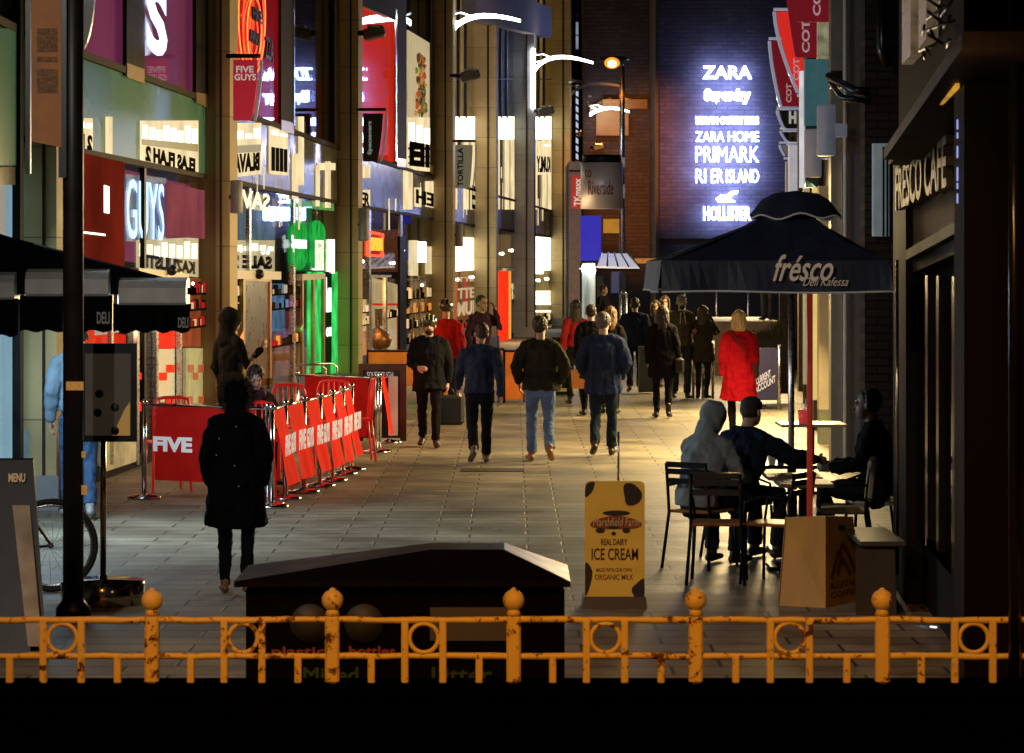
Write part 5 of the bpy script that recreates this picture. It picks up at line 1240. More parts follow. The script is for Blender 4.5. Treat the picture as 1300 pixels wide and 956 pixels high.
# plywood foot cover of the parasol
CV = thing('foot_cover', G(1040, 20.5), 'tapered ochre plywood cover with mountain emblem around the red pole foot', 'cover')
m_ply = mat('ochre_plywood', (.44, .25, .035), .55, var=.2, vscale=6, stretch=(1, 1, .3)); m_ply2 = mat('ochre_plywood_dark', (.26, .15, .025), .6, var=.25, vscale=6)
A, B_, C_ = G(988, 20.15), G(1048, 20.0), G(1094, 20.45); h = .63
A2, B2_, C2_ = P(997, 657, 20.35), P(1048, 655, 20.2), P(1083, 656, 20.55)
Dg = A + C_ - B_ + Vector((0, .25, 0)); D2 = A2 + C2_ - B2_ + Vector((0, .1, 0))
b = MB(); b.prism([A, B_, B2_, A2], (0, .02, 0)); b.build('panel', m_ply, CV)
b = MB(); b.prism([B_ + Vector((.003, 0, 0)), C_, C2_, B2_ + Vector((.003, 0, 0))], (-.01, .02, 0)); pn = b.build('panel', m_ply2, CV)
b = MB(); b.prism([C_, Dg, D2, C2_], (-.02, 0, 0)); b.prism([Dg, A, A2, D2], (0, -.02, 0)); b.each('panel', m_ply2, CV)
b = MB(); b.prism([A2 + Vector((0, .03, -.01)), B2_ + Vector((0, .03, -.01)), C2_ + Vector((0, .03, -.01)), D2 + Vector((0, -.03, -.01))], (0, 0, -.02)); b.build('lid', m_ply2, CV)
def cov(u, v): # on the right panel
    lo = B_ + (C_ - B_) * u; hi = B2_ + (C2_ - B2_) * u; n = (C_ - B_).cross(B2_ - B_).normalized()
    if n.y > 0: n = -n
    return lo + (hi - lo) * v + n * .006
m_bk = mat('brown_print', (.05, .028, .012), .7)
b = MB(); b.add([cov(.42, .84), cov(.66, .84), cov(.66, .90), cov(.42, .90)], [(0, 1, 2, 3)]); b.build('hand_hole', m_black, pn)
b = MB()
for (x0, y0, x1, y1) in ((.16, .30, .40, .62), (.40, .62, .52, .46), (.40, .52, .54, .70), (.54, .70, .92, .32), (.33, .34, .48, .53), (.48, .53, .72, .33)):
    du, dv = x1 - x0, y1 - y0; L_ = math.hypot(du, dv); nu, nv = -dv / L_ * .045, du / L_ * .03
    b.add([cov(x0 - nu, y0 - nv), cov(x1 - nu, y1 - nv), cov(x1 + nu, y1 + nv), cov(x0 + nu, y0 + nv)], [(0, 1, 2, 3)])
b.build('emblem', m_bk, pn)
for (s, v0, v1) in (('MOUNTAIN', .19, .27), ('COFFEE', .09, .16)):
    O = cov(.12, v0); lettering(s, O, cov(.90, v0) - O, cov(.12, v1) - O, m_bk, pn, 0, .02)

# ice cream board
Zi = 20.0
IC = thing('ice_cream_board', G(780, Zi), 'yellow ice cream swing board with cow patches and black lettering on a dark base', 'board')
def irec(x0, x1, y0, y1, r, z):
    pts = []
    for (cx, cy, a0) in ((x1 - r, y0 + r, 0), (x0 + r, y0 + r, 90), (x0 + r, y1 - r, 180), (x1 - r, y1 - r, 270)):
        for k in range(5):
            a = math.radians(a0 + k * 22.5); pts.append(P(cx + r * math.cos(a), cy - r * math.sin(a), z))
    return pts
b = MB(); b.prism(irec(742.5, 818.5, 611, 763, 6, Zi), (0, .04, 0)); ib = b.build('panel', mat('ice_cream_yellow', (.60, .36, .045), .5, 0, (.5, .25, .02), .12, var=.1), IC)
b = MB(); bs = [P(739, 778, Zi - .05), P(822, 778, Zi - .05), P(820, 758, Zi - .03), P(741, 758, Zi - .03)]; b.prism(bs, (0, .30, 0)); b.build('base', mat('dark_base', (.03, .018, .010), .5), IC)
m_patch = mat('patch_brown', (.016, .010, .008), .5)
def blob(pts):
    b = MB(); n = len(pts); q = []
    for i in range(n):
        p0, p1, p2, p3 = [Vector(pts[(i + k - 1) % n] + (0,)) for k in range(4)]
        for k in range(5):
            t = k / 5; q.append(.5 * ((2 * p1) + (p2 - p0) * t + (2 * p0 - 5 * p1 + 4 * p2 - p3) * t * t + (3 * p1 - p0 - 3 * p2 + p3) * t ** 3))
    b.prism([P(min(max(v.x, 742.6), 818.4), v.y, Zi - .004) for v in q], (0, .003, 0)); return b.build('cow_patch', m_patch, ib)
blob([(792, 616), (803, 614), (814, 624), (814, 634), (806, 641), (796, 641), (793, 632)]); blob([(744, 616), (752, 611.6), (755, 614), (751, 625), (743, 631)])
blob([(742.8, 717), (748, 717), (752, 727), (749, 744), (742.8, 756)]); blob([(818, 735), (808, 741), (802, 748), (806, 758), (818, 760)])
b = MB(); e = [P(782 + 33 * math.cos(t), 663 + 8.5 * math.sin(t) + 3 * abs(math.cos(t)), Zi - .004) for t in [2 * math.pi * k / 40 for k in range(40)]]; b.prism(e, (0, .003, 0)); b.build('badge', mat('rust_badge', (.22, .045, .012), .5), ib)
b = MB()
for (x0, x1, y0, y1) in ((765, 800, 648, 655), (756, 768, 670, 677), (790, 800, 670, 677), (776, 782, 675, 680), (772, 786, 668, 672)):
    b.prism([P((x0 + x1) / 2 + (x1 - x0) / 2 * math.cos(t), (y0 + y1) / 2 + (y1 - y0) / 2 * math.sin(t), Zi - .006) for t in [2 * math.pi * k / 18 for k in range(18)]], (0, .002, 0))
b.build('cow_emblem', m_patch, ib)
m_ti = mat('ice_cream_ink', (.02, .012, .008), .6); m_tb = mat('brown_small_print', (.16, .07, .015), .6); m_tc = mat('cream_script', (.6, .42, .18), .6)
flat_text('Marshfield Farm', 753, 812, 668, 657, Zi - .008, m_tc, ib, .0, .2, .002)
for (s, xa, xb, yt_, y2, m) in (('REAL DAIRY', 763, 796, 684, 692, m_ti), ('ICE CREAM', 751, 810, 696, 711, m_ti), ('MADE WITH OUR OWN', 757, 802, 721, 726, m_tb), ('ORGANIC MILK', 755, 804, 729, 736, m_tb)):
    flat_text(s, xa, xb, y2, yt_, Zi - .005, m, ib, .005 if m is m_tb else .01, 0, .002)
b = MB(); b.tube([P(785, 612, Zi + .05), P(785, 548, Zi + .05)], .008, 8); b.build('mast', m_steel, IC)

# tables, chairs
m_tabletop = mat('worn_table_top', (.15, .10, .07), .5, var=.3, vscale=8, stretch=(1, 6, 1))
def table(loc, w_, d_, label, top=None):
    t = thing('cafe_table', loc, label, 'table', group='cafe tables under the parasol')
    b = MB(); b.box((0, 0, .735), (w_, d_, .03), bev=.006); tp_ = b.build('table_top', top or m_tabletop, t, local=True)
    b = MB(); b.box((0, 0, .37), (.07, .07, .70)); b.build('pedestal', m_dark, t, local=True)
    b = MB(); b.box((0, 0, .02), (.40, .40, .03), bev=.01); b.build('base', m_dark, t, local=True)
    return t
table(G(1020, 21.9), .42, .55, 'pale worn table nearest the red pole with stripy top')
table(G(1006, 22.6), .44, .5, 'table just behind the nearest one, partly hidden by the red pole')
table(G(1005, 24.0), .56, .7, 'dark cafe table with cups where the seated men reach', mat('dark_top', (.05, .045, .04), .4))
m_wood_seat = mat('varnished_seat', (.30, .13, .035), .35, var=.3, vscale=9, stretch=(6, 1, 1))
m_cush = mat('cream_cushion', (.5, .47, .32), .7, var=.12)
def bistro(loc, rz, label, cushion=False, grp='dark metal bistro chairs'):
    t = thing('bistro_chair', loc, label, 'chair', rz, grp)
    b = MB(); b.box((0, 0, .455), (.40, .40, .025 if not cushion else .06), bev=.02); b.build('seat', m_cush if cushion else m_wood_seat, t, local=True)
    for sx in (-1, 1):
        b = MB(); b.tube([(sx * .21, .20, 0), (sx * .185, .18, .44)], .013, 8); b.build('leg', m_dark, t, local=True)
        b = MB(); b.tube([(sx * .22, -.25, 0), (sx * .19, -.19, .44), (sx * .19, -.21, .66), (sx * .185, -.24, .84)], .013, 8); b.build('leg', m_dark, t, local=True)
        b = MB(); b.tube([(sx * .19, -.20, .66), (sx * .21, .02, .67), (sx * .20, .16, .62), (sx * .185, .18, .45)], .011, 8); b.build('armrest', m_dark, t, local=True)
    b = MB()
    if cushion: b.box((0, -.225, .70), (.40, .06, .34), M=Matrix.Rotation(math.radians(6), 3, 'X'), bev=.03)
    else:
        for z in (.70, .775, .83): b.box((0, -.215 - (z - .7) * .1, z), (.38, .014, .045))
    b.build('backrest', m_cush if cushion else mat('dark_metal_rail', (.035, .035, .04), .3, .6), t, local=True)
    return t
bistro(G(911, 21.65), math.radians(-8), 'dark bistro chair with wooden seat, empty and nearest the camera')
bistro(G(891, 22.75), math.radians(-36), 'dark bistro chair under the man in the grey hood')
bistro(G(940, 23.5), math.radians(-60), 'dark bistro chair under the man in the dark cap')
bistro(G(985, 21.6), math.radians(60), 'low dark bistro chair tucked beside the pale worn table')
bistro(G(1070, 22.9), math.radians(80), 'bistro chair with cream cushions facing the tables', True)
bistro(G(1108, 23.7), math.radians(95), 'bistro chair with cream cushion under the man in profile', True)
# cups, glass, tray
def lathe_thing(name, loc, prof, m, label, cat, grp=None, seg=18):
    b = MB(); b.lathe((0, 0, 0), prof, seg); o = b.build(name, m, None, local=True); o.location = loc; return tag(o, label, cat, grp)
gcup = mat('cup_paper', (.6, .57, .46), .6, 0, (.6, .55, .4), .08); 
lathe_thing('coffee_cup', P(980, 583, 23.8) * 1.0, [(.03, 0), (.042, .11), (.046, .115), (.046, .125), (.03, .14)], gcup, 'pale paper cup with lid in front of the reaching hand', 'cup').location.z = .752
lathe_thing('coffee_cup', P(991, 583, 24.1), [(.03, 0), (.042, .13), (.046, .135), (.046, .145), (.03, .16)], mat('cup_brown', (.06, .035, .02), .5), 'brown paper cup right of the pale one', 'cup').location.z = .752
lathe_thing('glass_jar', P(1014, 583, 24.1), [(.035, 0), (.04, .10), (.036, .11), (.03, .111)], m_steel, 'shiny metal sugar pot beside the red pole', 'pot').location.z = .752
o = lathe_thing('tumbler', P(1020, 560, 30), [(.05, 0), (.06, .16), (.055, .16), (.05, .14)], mat('red_drink', (.6, .05, .06), .2, 0, (.8, .06, .06), .35), 'tumbler of red drink with a straw on a far table', 'glass')
q = P(1020, 566, 30); o.location = (q.x, 30, .74)
b = MB(); b.tube([(q.x, 30, .8), (q.x + .03, 30, 1.02)], .008, 6); tag(b.build('straw', m_white), 'pale straw standing in the red drink', 'straw')
t = table((q.x + .1, 30.2, 0), .7, .7, 'far low cafe table carrying the red drink', mat('amber_top', (.4, .25, .1), .4, var=.2)); 
# planter box by the pub corner
PB = thing('planter_box', G(1112, 20.2), 'plain dark planter box by the pub corner', 'planter')
b = MB(); b.loft([[G(1086, 19.6, 0), G(1138, 19.6, 0), G(1138, 20.6, 0), G(1086, 20.6, 0)], [P(1086, 697, 19.6), P(1136, 697, 19.6), G(1136, 20.6, P(0, 697, 19.6).z), G(1086, 20.6, P(0, 697, 19.6).z)]]); b.build('box', mat('dark_planter', (.03, .022, .015), .6, var=.3), PB)
zz = P(0, 690, 19.6).z; b = MB(); b.box((P(1111, 0, 20).x, 20.1, zz), (.32, 1.1, .035), bev=.008); b.build('rim', mat('grey_rim', (.04, .036, .03), .5), PB)
# steel post beyond the table
SP = thing('steel_post', G(1004.5, 27), 'plain steel pole standing behind the cup table', 'post')
b = MB(); b.tube([G(1004.5, 27), G(1004.5, 27, 2.3)], .030, 12); b.build('pole', m_steel, SP)
b = MB(); b.lathe(G(1004.5, 27), [(.2, 0), (.2, .04), (.04, .06)], 20); b.build('foot', m_dark, SP)
# navy bank banner, planter and railings in the middle distance
NB = thing('bank_barrier', G(974, 48), 'navy barrier printed CURRENT ACCOUNT right of the red coated woman', 'barrier')
b = MB(); cface(b, 957, 990, 442, 508, 48, .03); nb = b.build('cloth', mat('navy_cloth', (.018, .016, .045), .6, 0, (.03, .025, .08), .3), NB)
for x in (955, 989): 
    b = MB(); b.tube([G(x, 48), P(x, 438, 48)], .03, 8); b.build('post', m_steel, NB)
a = P(960, 489, 47.98); lettering('CURRENT', a, P(979, 478, 47.98) - a, P(959, 480, 47.98) - a, mat('lilac_text', (.5, .48, .6), .6, 0, (.5, .48, .6), .3), nb, 0, .02)
a = P(959, 500, 47.98); lettering('ACCOUNT', a, P(985, 485, 47.98) - a, P(958, 491, 47.98) - a, MATS['lilac_text'], nb, 0, .02)
b = MB(); rnd = random.Random(9)
LPn = thing('shrub_planter', G(978, 50), 'long planter of dark grassy shrubs behind the navy bank barrier', 'planter')
c = MB(); cface(c, 945, 1004, 432, 500, 50, .5); c.build('trough', mat('dark_trough', (.03, .03, .035), .6), LPn)
for k in range(420):
    x = rnd.uniform(948, 1002); z0 = P(0, 432, 50).z; hh = rnd.uniform(.12, .30) * (1.5 if x > 980 else .8); q = Vector((P(x, 0, 50).x, 50 + rnd.uniform(.0, .5), z0 - .03)); d = Vector((rnd.uniform(-.16, .16), rnd.uniform(-.16, .16), hh)); s = Vector((.012, 0, 0))
    b.add([q - s, q + s, q + d * .6 + s * .8, q + d], [(0, 1, 2, 3)])
b.build('foliage', mat('grass_leaf', (.06, .075, .018), .6, var=.4, vscale=20), LPn, fix=False)
def handrail(xa, xb, yt, z, label, n=4, m=None):
    t = thing('handrail', G((xa + xb) / 2, z), label, 'handrail', group='steel handrails by the bridge steps')
    b = MB(); b.tube([P(xa, yt, z), P(xb, yt, z)], .03, 8); b.build('rail', m or m_steel, t)
    for k in range(n):
        x = xa + (xb - xa) * k / max(1, n - 1); b = MB(); b.tube([G(x, z), P(x, yt, z)], .025, 8); b.build('post', m or m_steel, t)
handrail(858, 906, 432, 58, 'steel handrail behind the man with the grey cap', 5)
handrail(880, 905, 436, 52, 'bright handrail left of the red coated woman', 3)
handrail(788, 795, 372, 72, 'short steel handrail beside the kiosk steps', 2)
handrail(870, 950, 362, 85, 'high far handrail under the parasol edge', 3)
b = MB(); cface(b, 811, 830, 440, 498, 54, .3)
for k in range(2): pass
tag(b.build('planter_trough', mat('blue_grey_trough', (.08, .09, .12), .5, var=.2)), 'blue grey trough half hidden between the dark coated walkers', 'planter')
# ================================================================== PEOPLE
V = Vector
def remeshed(name, mb, voxel, smooth=4, fold=0.0, fscale=7.0, seed=0.0, keep=None):
    me = bpy.data.meshes.new(name); me.from_pydata([tuple(p) for p in mb.v], [], mb.f)
    bm = bmesh.new(); bm.from_mesh(me); bmesh.ops.recalc_face_normals(bm, faces=bm.faces); bm.to_mesh(me); bm.free()
    o = bpy.data.objects.new(name, me); COL.objects.link(o)
    r = o.modifiers.new('r', 'REMESH'); r.mode = 'VOXEL'; r.voxel_size = voxel; r.use_smooth_shade = True
    s = o.modifiers.new('s', 'SMOOTH'); s.iterations = smooth; s.factor = .5
    out = bpy.data.meshes.new_from_object(o.evaluated_get(bpy.context.evaluated_depsgraph_get()))
    bpy.data.objects.remove(o); bpy.data.meshes.remove(me); out.name = name
    if fold:
        vs = out.vertices; nn = [v.normal.copy() for v in vs]
        for v, n in zip(vs, nn):
            p = v.co
            a = noise.noise(V((p.x * fscale + seed, p.y * fscale, p.z * fscale * .55 + seed * 2)))
            c = noise.noise(V((p.x * fscale * 2.6 + 9 + seed, p.y * fscale * 2.6, p.z * fscale * 2.0)))
            rid = 1 - 2 * abs(a)
            v.co = p + n * fold * (rid * .8 + c * .5 - .3)
    out.polygons.foreach_set('use_smooth', [True] * len(out.polygons))
    return out
def put(me, m, parent, name):
    me.materials.clear(); me.materials.append(m)
    o = bpy.data.objects.new(name, me); COL.objects.link(o); o.parent = parent; return o

def sweep(mb, secs, ref=V((1, 0, 0)), seg=14, round_ends=True):
    """secs: (point, rx, ry); the section's x axis follows ref"""
    pts = [V(s[0]) for s in secs]; rings = []
    def ring(c, t, rx, ry):
        a = (ref - t * ref.dot(t))
        if a.length < 1e-3: a = t.orthogonal()
        a.normalize(); b = t.cross(a)
        return [c + a * rx * math.cos(2 * math.pi * k / seg) + b * ry * math.sin(2 * math.pi * k / seg) for k in range(seg)]
    n = len(pts)
    for i in range(n):
        t = (pts[min(i + 1, n - 1)] - pts[max(i - 1, 0)]).normalized(); rx, ry = secs[i][1], secs[i][2]
        if i == 0 and round_ends:
            r = min(rx, ry); rings += [ring(pts[0] - t * r * .95, t, rx * .3, ry * .3), ring(pts[0] - t * r * .6, t, rx * .8, ry * .8)]
        rings.append(ring(pts[i], t, rx, ry))
        if i == n - 1 and round_ends:
            r = min(rx, ry); rings += [ring(pts[i] + t * r * .6, t, rx * .8, ry * .8), ring(pts[i] + t * r * .95, t, rx * .3, ry * .3)]
    mb.loft(rings, True, True, True)
def lerp(a, b, t): return V(a) + (V(b) - V(a)) * t

def pose_stand(step=0.0, stepr=None, arms=(0, 0), lean=0.0, width=1.0):
    """joints facing +y for a 1.75 m adult"""
    J = {}
    J['pel'] = V((0, 0, .95)); J['waist'] = V((0, .01, 1.08)); J['chest'] = V((0, .015 + lean * .5, 1.28)); J['neck'] = V((0, -.005 + lean, 1.47)); J['head'] = V((0, .025 + lean * 1.15, 1.635))
    for s, sg, st in (('L', -1, step), ('R', 1, -step)):
        hip = V((sg * .092, 0, .92)); a = st; knee_f = .18 + max(0, -a) * 1.3 if step else .03
        kn = hip + .425 * V((sg * .01, math.sin(a + knee_f * .35), -math.cos(a + knee_f * .35)))
        an = kn + .415 * V((-sg * .012, math.sin(a - knee_f * .8), -math.cos(a - knee_f * .8)))
        J['hip' + s], J['kn' + s], J['an' + s] = hip, kn, an
        pitch = max(0, -a) * 1.5
        J['toe' + s] = an + V((sg * .035, .16 * math.cos(pitch), -.055 - .16 * math.sin(pitch))); J['heel' + s] = an + V((0, -.05, -.06 + .05 * math.sin(pitch)))
        sh = V((sg * .185 * width, -.01 + lean * .9, 1.42)); arm = -st * .8 + (arms[0] if s == 'L' else arms[1])
        el = sh + .29 * V((sg * .20, math.sin(arm) - .12, -math.cos(arm))); wr = el + .26 * V((sg * .02, math.sin(arm + .35), -math.cos(arm + .35)))
        J['sh' + s], J['el' + s], J['wr' + s] = sh, el, wr
        J['hd' + s] = (wr - el).normalized()
    return J
def pose_sit(seat=.46, lean=.0, reach=None):
    J = {}; h = seat + .10
    J['pel'] = V((0, 0, h)); J['waist'] = V((0, -.02 + lean * .25, h + .14)); J['chest'] = V((0, lean * .6, h + .34)); J['neck'] = V((0, .0 + lean, h + .53)); J['head'] = V((0, .05 + lean * 1.3, h + .685))
    for s, sg in (('L', -1), ('R', 1)):
        J['hip' + s] = V((sg * .095, 0, h - .01)); J['kn' + s] = V((sg * .13, .43, h - .01)); J['an' + s] = V((sg * .12, .40, .09)); J['toe' + s] = V((sg * .15, .57, .035)); J['heel' + s] = V((sg * .12, .35, .035))
        sh = V((sg * .185, lean * .9, h + .47)); J['sh' + s] = sh; J['el' + s] = sh + V((sg * .07, .10, -.27)); J['wr' + s] = J['el' + s] + V((-sg * .06, .23, -.02)); J['hd' + s] = V((-sg * .2, 1, 0)).normalized()
    return J

def hand(mb, wr, d, sg, up=None, size=1.0):
    """palm, four unequal bent fingers and a thumb; d points from the wrist along the hand"""
    d = d.normalized(); side = (up or V((sg * 1.0, .15, 0))); n = (side - d * side.dot(d)).normalized()      # back of the hand
    w_ = d.cross(n).normalized()                                                                   # across the palm
    if w_.y < 0: w_ = -w_                                                                           # thumb side forward
    pl = wr + d * .085 * size
    sweep(mb, [(wr - d * .02, .022, .028), (wr + d * .03 * size, .018, .036), (pl, .014, .040)], ref=n)
    for k, (o, ln) in enumerate(((.030, .074), (.010, .082), (-.010, .076), (-.029, .060))):
        p0 = pl + w_ * o * size - d * .015; p1 = p0 + d * ln * .5 * size - n * .006; p2 = p1 + (d * .75 - n * .65) * ln * .35 * size; p3 = p2 + (d * .3 - n * .95) * ln * .3 * size
        sweep(mb, [(p0, .0095, .0095), (p1, .009, .009), (p2, .0085, .0085), (p3, .0075, .0075)], ref=w_, seg=8)
    t0 = wr + d * .03 * size + w_ * .028; t1 = t0 + (w_ * .7 + d * .6 - n * .3) * .038; t2 = t1 + (d * .9 - n * .4 + w_ * .1) * .034
    sweep(mb, [(t0, .012, .012), (t1, .011, .011), (t2, .009, .009)], ref=n, seg=8)

def head_frame(J, yaw, pitch):
    R = Matrix.Rotation(yaw, 3, 'Z') @ Matrix.Rotation(-pitch, 3, 'X')
    c = J['head']; return lambda x, y, z: c + R @ V((x, y, z)), R

def person(name_label, loc, rz, J, H=1.75, top='jacket', c_top=(.02, .02, .03), c_leg=(.02, .02, .025), c_shoe=(.02, .015, .012), hair='short', c_hair=(.03, .02, .012),
           skin=(.42, .25, .17), yaw=0.0, pitch=0.0, hem=None, female=False, face=False, trim=None, bulk=1.0, mats=None, seated=False, collar=True, beard=False, fine=True, group=None, hat=None, glasses=False, hands=True, flare=1.0, seed=None, boots=False):
    k = H / 1.75; sd = random.Random(name_label).random() * 50 if seed is None else seed
    # drop the lowest foot on to the ground
    low = min(min(J['toe' + s].z for s in 'LR') - .03, min(J['heel' + s].z for s in 'LR') - .03)
    if not seated:
        for q in list(J):
            if not q.startswith('hd'): J[q] = J[q] - V((0, 0, low))
    R = bpy.data.objects.new('person', None); COL.objects.link(R); R.empty_display_size = .2; R.location = loc; R.rotation_euler = (0, 0, rz); R.scale = (k, k, k)
    tag(R, name_label, 'person', group)
    sk = mat('skin_%d' % int(skin[0] * 1000), skin, .5, var=.08, vscale=20)
    shw = .86 if female else 1.0
    for s in 'LR':
        sgn = -1 if s == 'L' else 1
        if female:
            for q in ('sh', 'el', 'wr'): J[q + s] = J[q + s] + V((-sgn * .025, 0, 0))
    hf, HR = head_frame(J, yaw, pitch)
    # ---- one continuous body
    b = MB()
    sweep(b, [(J['pel'] + V((0, 0, -.05)), .12, .08), (J['pel'] + V((0, 0, .04)), .125, .085), (J['waist'], .11, .07), (J['chest'], .13 * shw, .085), (lerp(J['chest'], J['neck'], .65), .12 * shw, .07), (J['neck'] + V((0, 0, -.01)), .07, .065)])
    sweep(b, [(J['neck'] + V((0, 0, -.03)), .062, .062), (lerp(J['neck'], J['head'], .35), .054, .056), (hf(0, -.015, -.04), .052, .058)])
    b.ball(hf(0, -.012, .035), (.074, .094, .085), 18, 12, HR); b.ball(hf(0, .02, -.035), (.060, .070, .085), 16, 10, HR); b.ball(hf(0, .055, -.085), (.032, .030, .026), 10, 8, HR)
    sweep(b, [(hf(0, .083, .02), .009, .009), (hf(0, .098, -.012), .011, .012), (hf(0, .106, -.028), .015, .011)], ref=HR @ V((1, 0, 0)), seg=8)
    b.ball(hf(0, .088, .030), (.055, .014, .010), 10, 6, HR); b.ball(hf(0, .085, -.058), (.024, .014, .010), 10, 6, HR)
    for sg in (-1, 1): b.ball(hf(sg * .082, -.010, -.004), (.014, .022, .034), 10, 8, HR)
    for s, sg in (('L', -1), ('R', 1)):
        sweep(b, [(J['sh' + s], .042, .042), (lerp(J['sh' + s], J['el' + s], .5), .034, .036), (J['el' + s], .028, .030), (lerp(J['el' + s], J['wr' + s], .35), .029, .029), (J['wr' + s], .024, .027)], ref=V((0, 1, 0)))
        sweep(b, [(J['hip' + s], .065, .07), (lerp(J['hip' + s], J['kn' + s], .5), .052, .056), (J['kn' + s], .040, .043), (lerp(J['kn' + s], J['an' + s], .35), .037, .040), (J['an' + s], .028, .03)])
        sweep(b, [(J['heel' + s] + V((0, 0, .01)), .022, .02), (lerp(J['heel' + s], J['toe' + s], .5), .026, .02), (J['toe' + s], .024, .012)])
        if hands: hand(b, J['wr' + s], J['hd' + s], sg)
    put(remeshed('body', b, .0085 if fine else .012, 2), sk, R, 'body')
    # ---- face
    if face:
        e = MB()
        for sg in (-1, 1):
            e = MB(); e.ball(hf(sg * .031, .083, .008), (.011, .008, .006), 10, 6, HR); e.build('eye', mat('eye_dark', (.02, .015, .012), .2), R, local=True)
            e = MB(); e.ball(hf(sg * .031, .094, .031), (.018, .006, .005), 8, 6, HR); e.build('eyebrow', mat('brow_%d' % int(c_hair[0] * 1000), c_hair, .8), R, local=True)
        e = MB(); e.ball(hf(0, .098, -.058), (.022, .006, .006), 10, 6, HR); e.build('mouth', mat('lips', (.30, .09, .07), .5), R, local=True)
    if beard:
        e = MB(); e.ball(hf(0, .052, -.078), (.052, .047, .040), 14, 9, HR); e.ball(hf(0, .094, -.045), (.03, .012, .008), 10, 6, HR); put(remeshed('beard', e, .007, 2, .004, 40, sd), mat('beard_dark', (.02, .013, .01), .9), R, 'beard')
    if glasses:
        for sg in (-1, 1):
            e = MB(); e.ring(hf(sg * .034, .103, .006), .024, .003, HR @ V((0, 1, 0)), 18, 6); e.build('spectacle_rim', m_black, R, local=True)
    # ---- hair
    hm = mat('hair_%d_%d' % (int(c_hair[0] * 999), int(c_hair[2] * 999)), c_hair, .55, var=.5, vscale=30, stretch=(1, 1, .15))
    if hair in ('short', 'long', 'bob', 'grey', 'crop', 'bun'):
        e = MB(); g = .012 if hair == 'crop' else .020
        e.ball(hf(0, -.034, .052), (.072 + g, .086 + g, .078 + g), 18, 12, HR); e.ball(hf(0, -.055, .005), (.066 + g * .5, .056, .066), 16, 10, HR)
        if hair == 'short': e.ball(hf(.01, .045, .095), (.058, .050, .030), 12, 8, HR)
        if hair in ('long', 'bob'):
            dn = -.33 if hair == 'long' else -.115
            sweep(e, [(hf(0, -.03, .06), .092, .085), (hf(0, -.045, -.03), .104, .078), (hf(0, -.06, -.11), .104, .064)] + ([(hf(0, -.085, -.22), .085, .045), (hf(0, -.095, dn), .050, .030)] if hair == 'long' else []), ref=HR @ V((1, 0, 0)))
            for sg in (-1, 1): sweep(e, [(hf(sg * .07, .03, .07), .028, .04), (hf(sg * .088, .015, -.02), .020, .038), (hf(sg * .085, .01, -.11), .022, .04)] + ([(hf(sg * .07, .0, -.22), .03, .04)] if hair == 'long' else []), ref=HR @ V((1, 0, 0)))
        if hair == 'bun': e.ball(hf(0, -.125, .06), .045, 12, 8, HR)
        put(remeshed('hair', e, .008, 1, .012 if hair in ('short', 'crop', 'bun') else .010, 34 if hair in ('short', 'crop', 'bun') else 20, sd), hm, R, 'hair')
    tm = mat('cloth_%d_%d_%d' % tuple(int(c * 999) for c in c_top), c_top, .85, var=.28, vscale=7, bump=.25, bscale=90, spec=.06)
    lm = mat('leg_%d_%d_%d' % tuple(int(c * 999) for c in c_leg), c_leg, .85, var=.35, vscale=6, bump=.25, bscale=90, spec=.06)
    smt = mat('shoe_%d_%d' % (int(c_shoe[0] * 999), int(c_shoe[2] * 999)), c_shoe, .5, var=.25, vscale=12)
    if hair in ('hood', 'furhood'):
        e = MB(); e.ball(hf(0, -.03, .035), (.112, .132, .126), 18, 12, HR); e.ball(hf(0, -.11, .05), (.06, .06, .07), 12, 8, HR); sweep(e, [(hf(0, -.045, -.02), .110, .106), (J['neck'] + V((0, -.035, .055)), .092, .088), (J['neck'] + V((0, -.035, .01)), .118, .098), (J['neck'] + V((0, -.02, -.05)), .150, .108)])
        put(remeshed('hood', e, .012, 3, .012, 9, sd), tm, R, 'hood')
    if hair == 'furhood':
        rn = random.Random(5); f = MB()
        for _ in range(2600):
            u = rn.uniform(0, 2 * math.pi); r_ = rn.gauss(1, .10); a_ = rn.uniform(-.115, .085)
            d = V((math.cos(u), 0, math.sin(u))); base = hf(d.x * .112 * r_, a_, .025 + d.z * .125 * r_)
            tip = base + HR @ (d * rn.uniform(.025, .065) + V((rn.gauss(0, .02), rn.gauss(0, .03), rn.gauss(-.008, .02)))); s_ = V((rn.uniform(-1, 1), rn.uniform(-1, 1), rn.uniform(-1, 1))).normalized() * .0035
            f.add([base - s_, base + s_, tip], [(0, 1, 2)])
        f.build('fur_trim', mat('dark_fur', (.055, .038, .024), .9, var=.5, vscale=20), R, local=True, fix=False)
    if hair == 'helmet':
        e = MB(); e.ball(hf(0, -.012, .06), (.105, .128, .100), 20, 14, HR); me = remeshed('helmet', e, .009, 2); put(me, mat('helmet_shell', hat or (.02, .02, .02), .25, coat=.5), R, 'helmet')
        for t in (-.055, 0, .055):
            e = MB(); pts = [hf(t + .004 * math.sin(i), -.012 + -.0 + .128 * math.cos(a), .060 + .100 * math.sin(a) * (1 - t * t * 40)) for i, a in enumerate([math.pi * q / 10 for q in range(1, 10)])]
            e.tube(pts, .008, 6); e.build('helmet_stripe', mat('helmet_strip_%d' % (1 if t == 0 else 0) if face else 'helmet_vent', ((.5, .55, .05) if t == 0 else (.5, .5, .48)) if face else (.07, .07, .08), .4), R, local=True)
        for sg in (-1, 1):
            e = MB(); e.tube([hf(sg * .082, .02, .03), hf(sg * .072, .04, -.05), hf(sg * .02, .06, -.115)], .005, 6); e.build('strap', m_black, R, local=True)
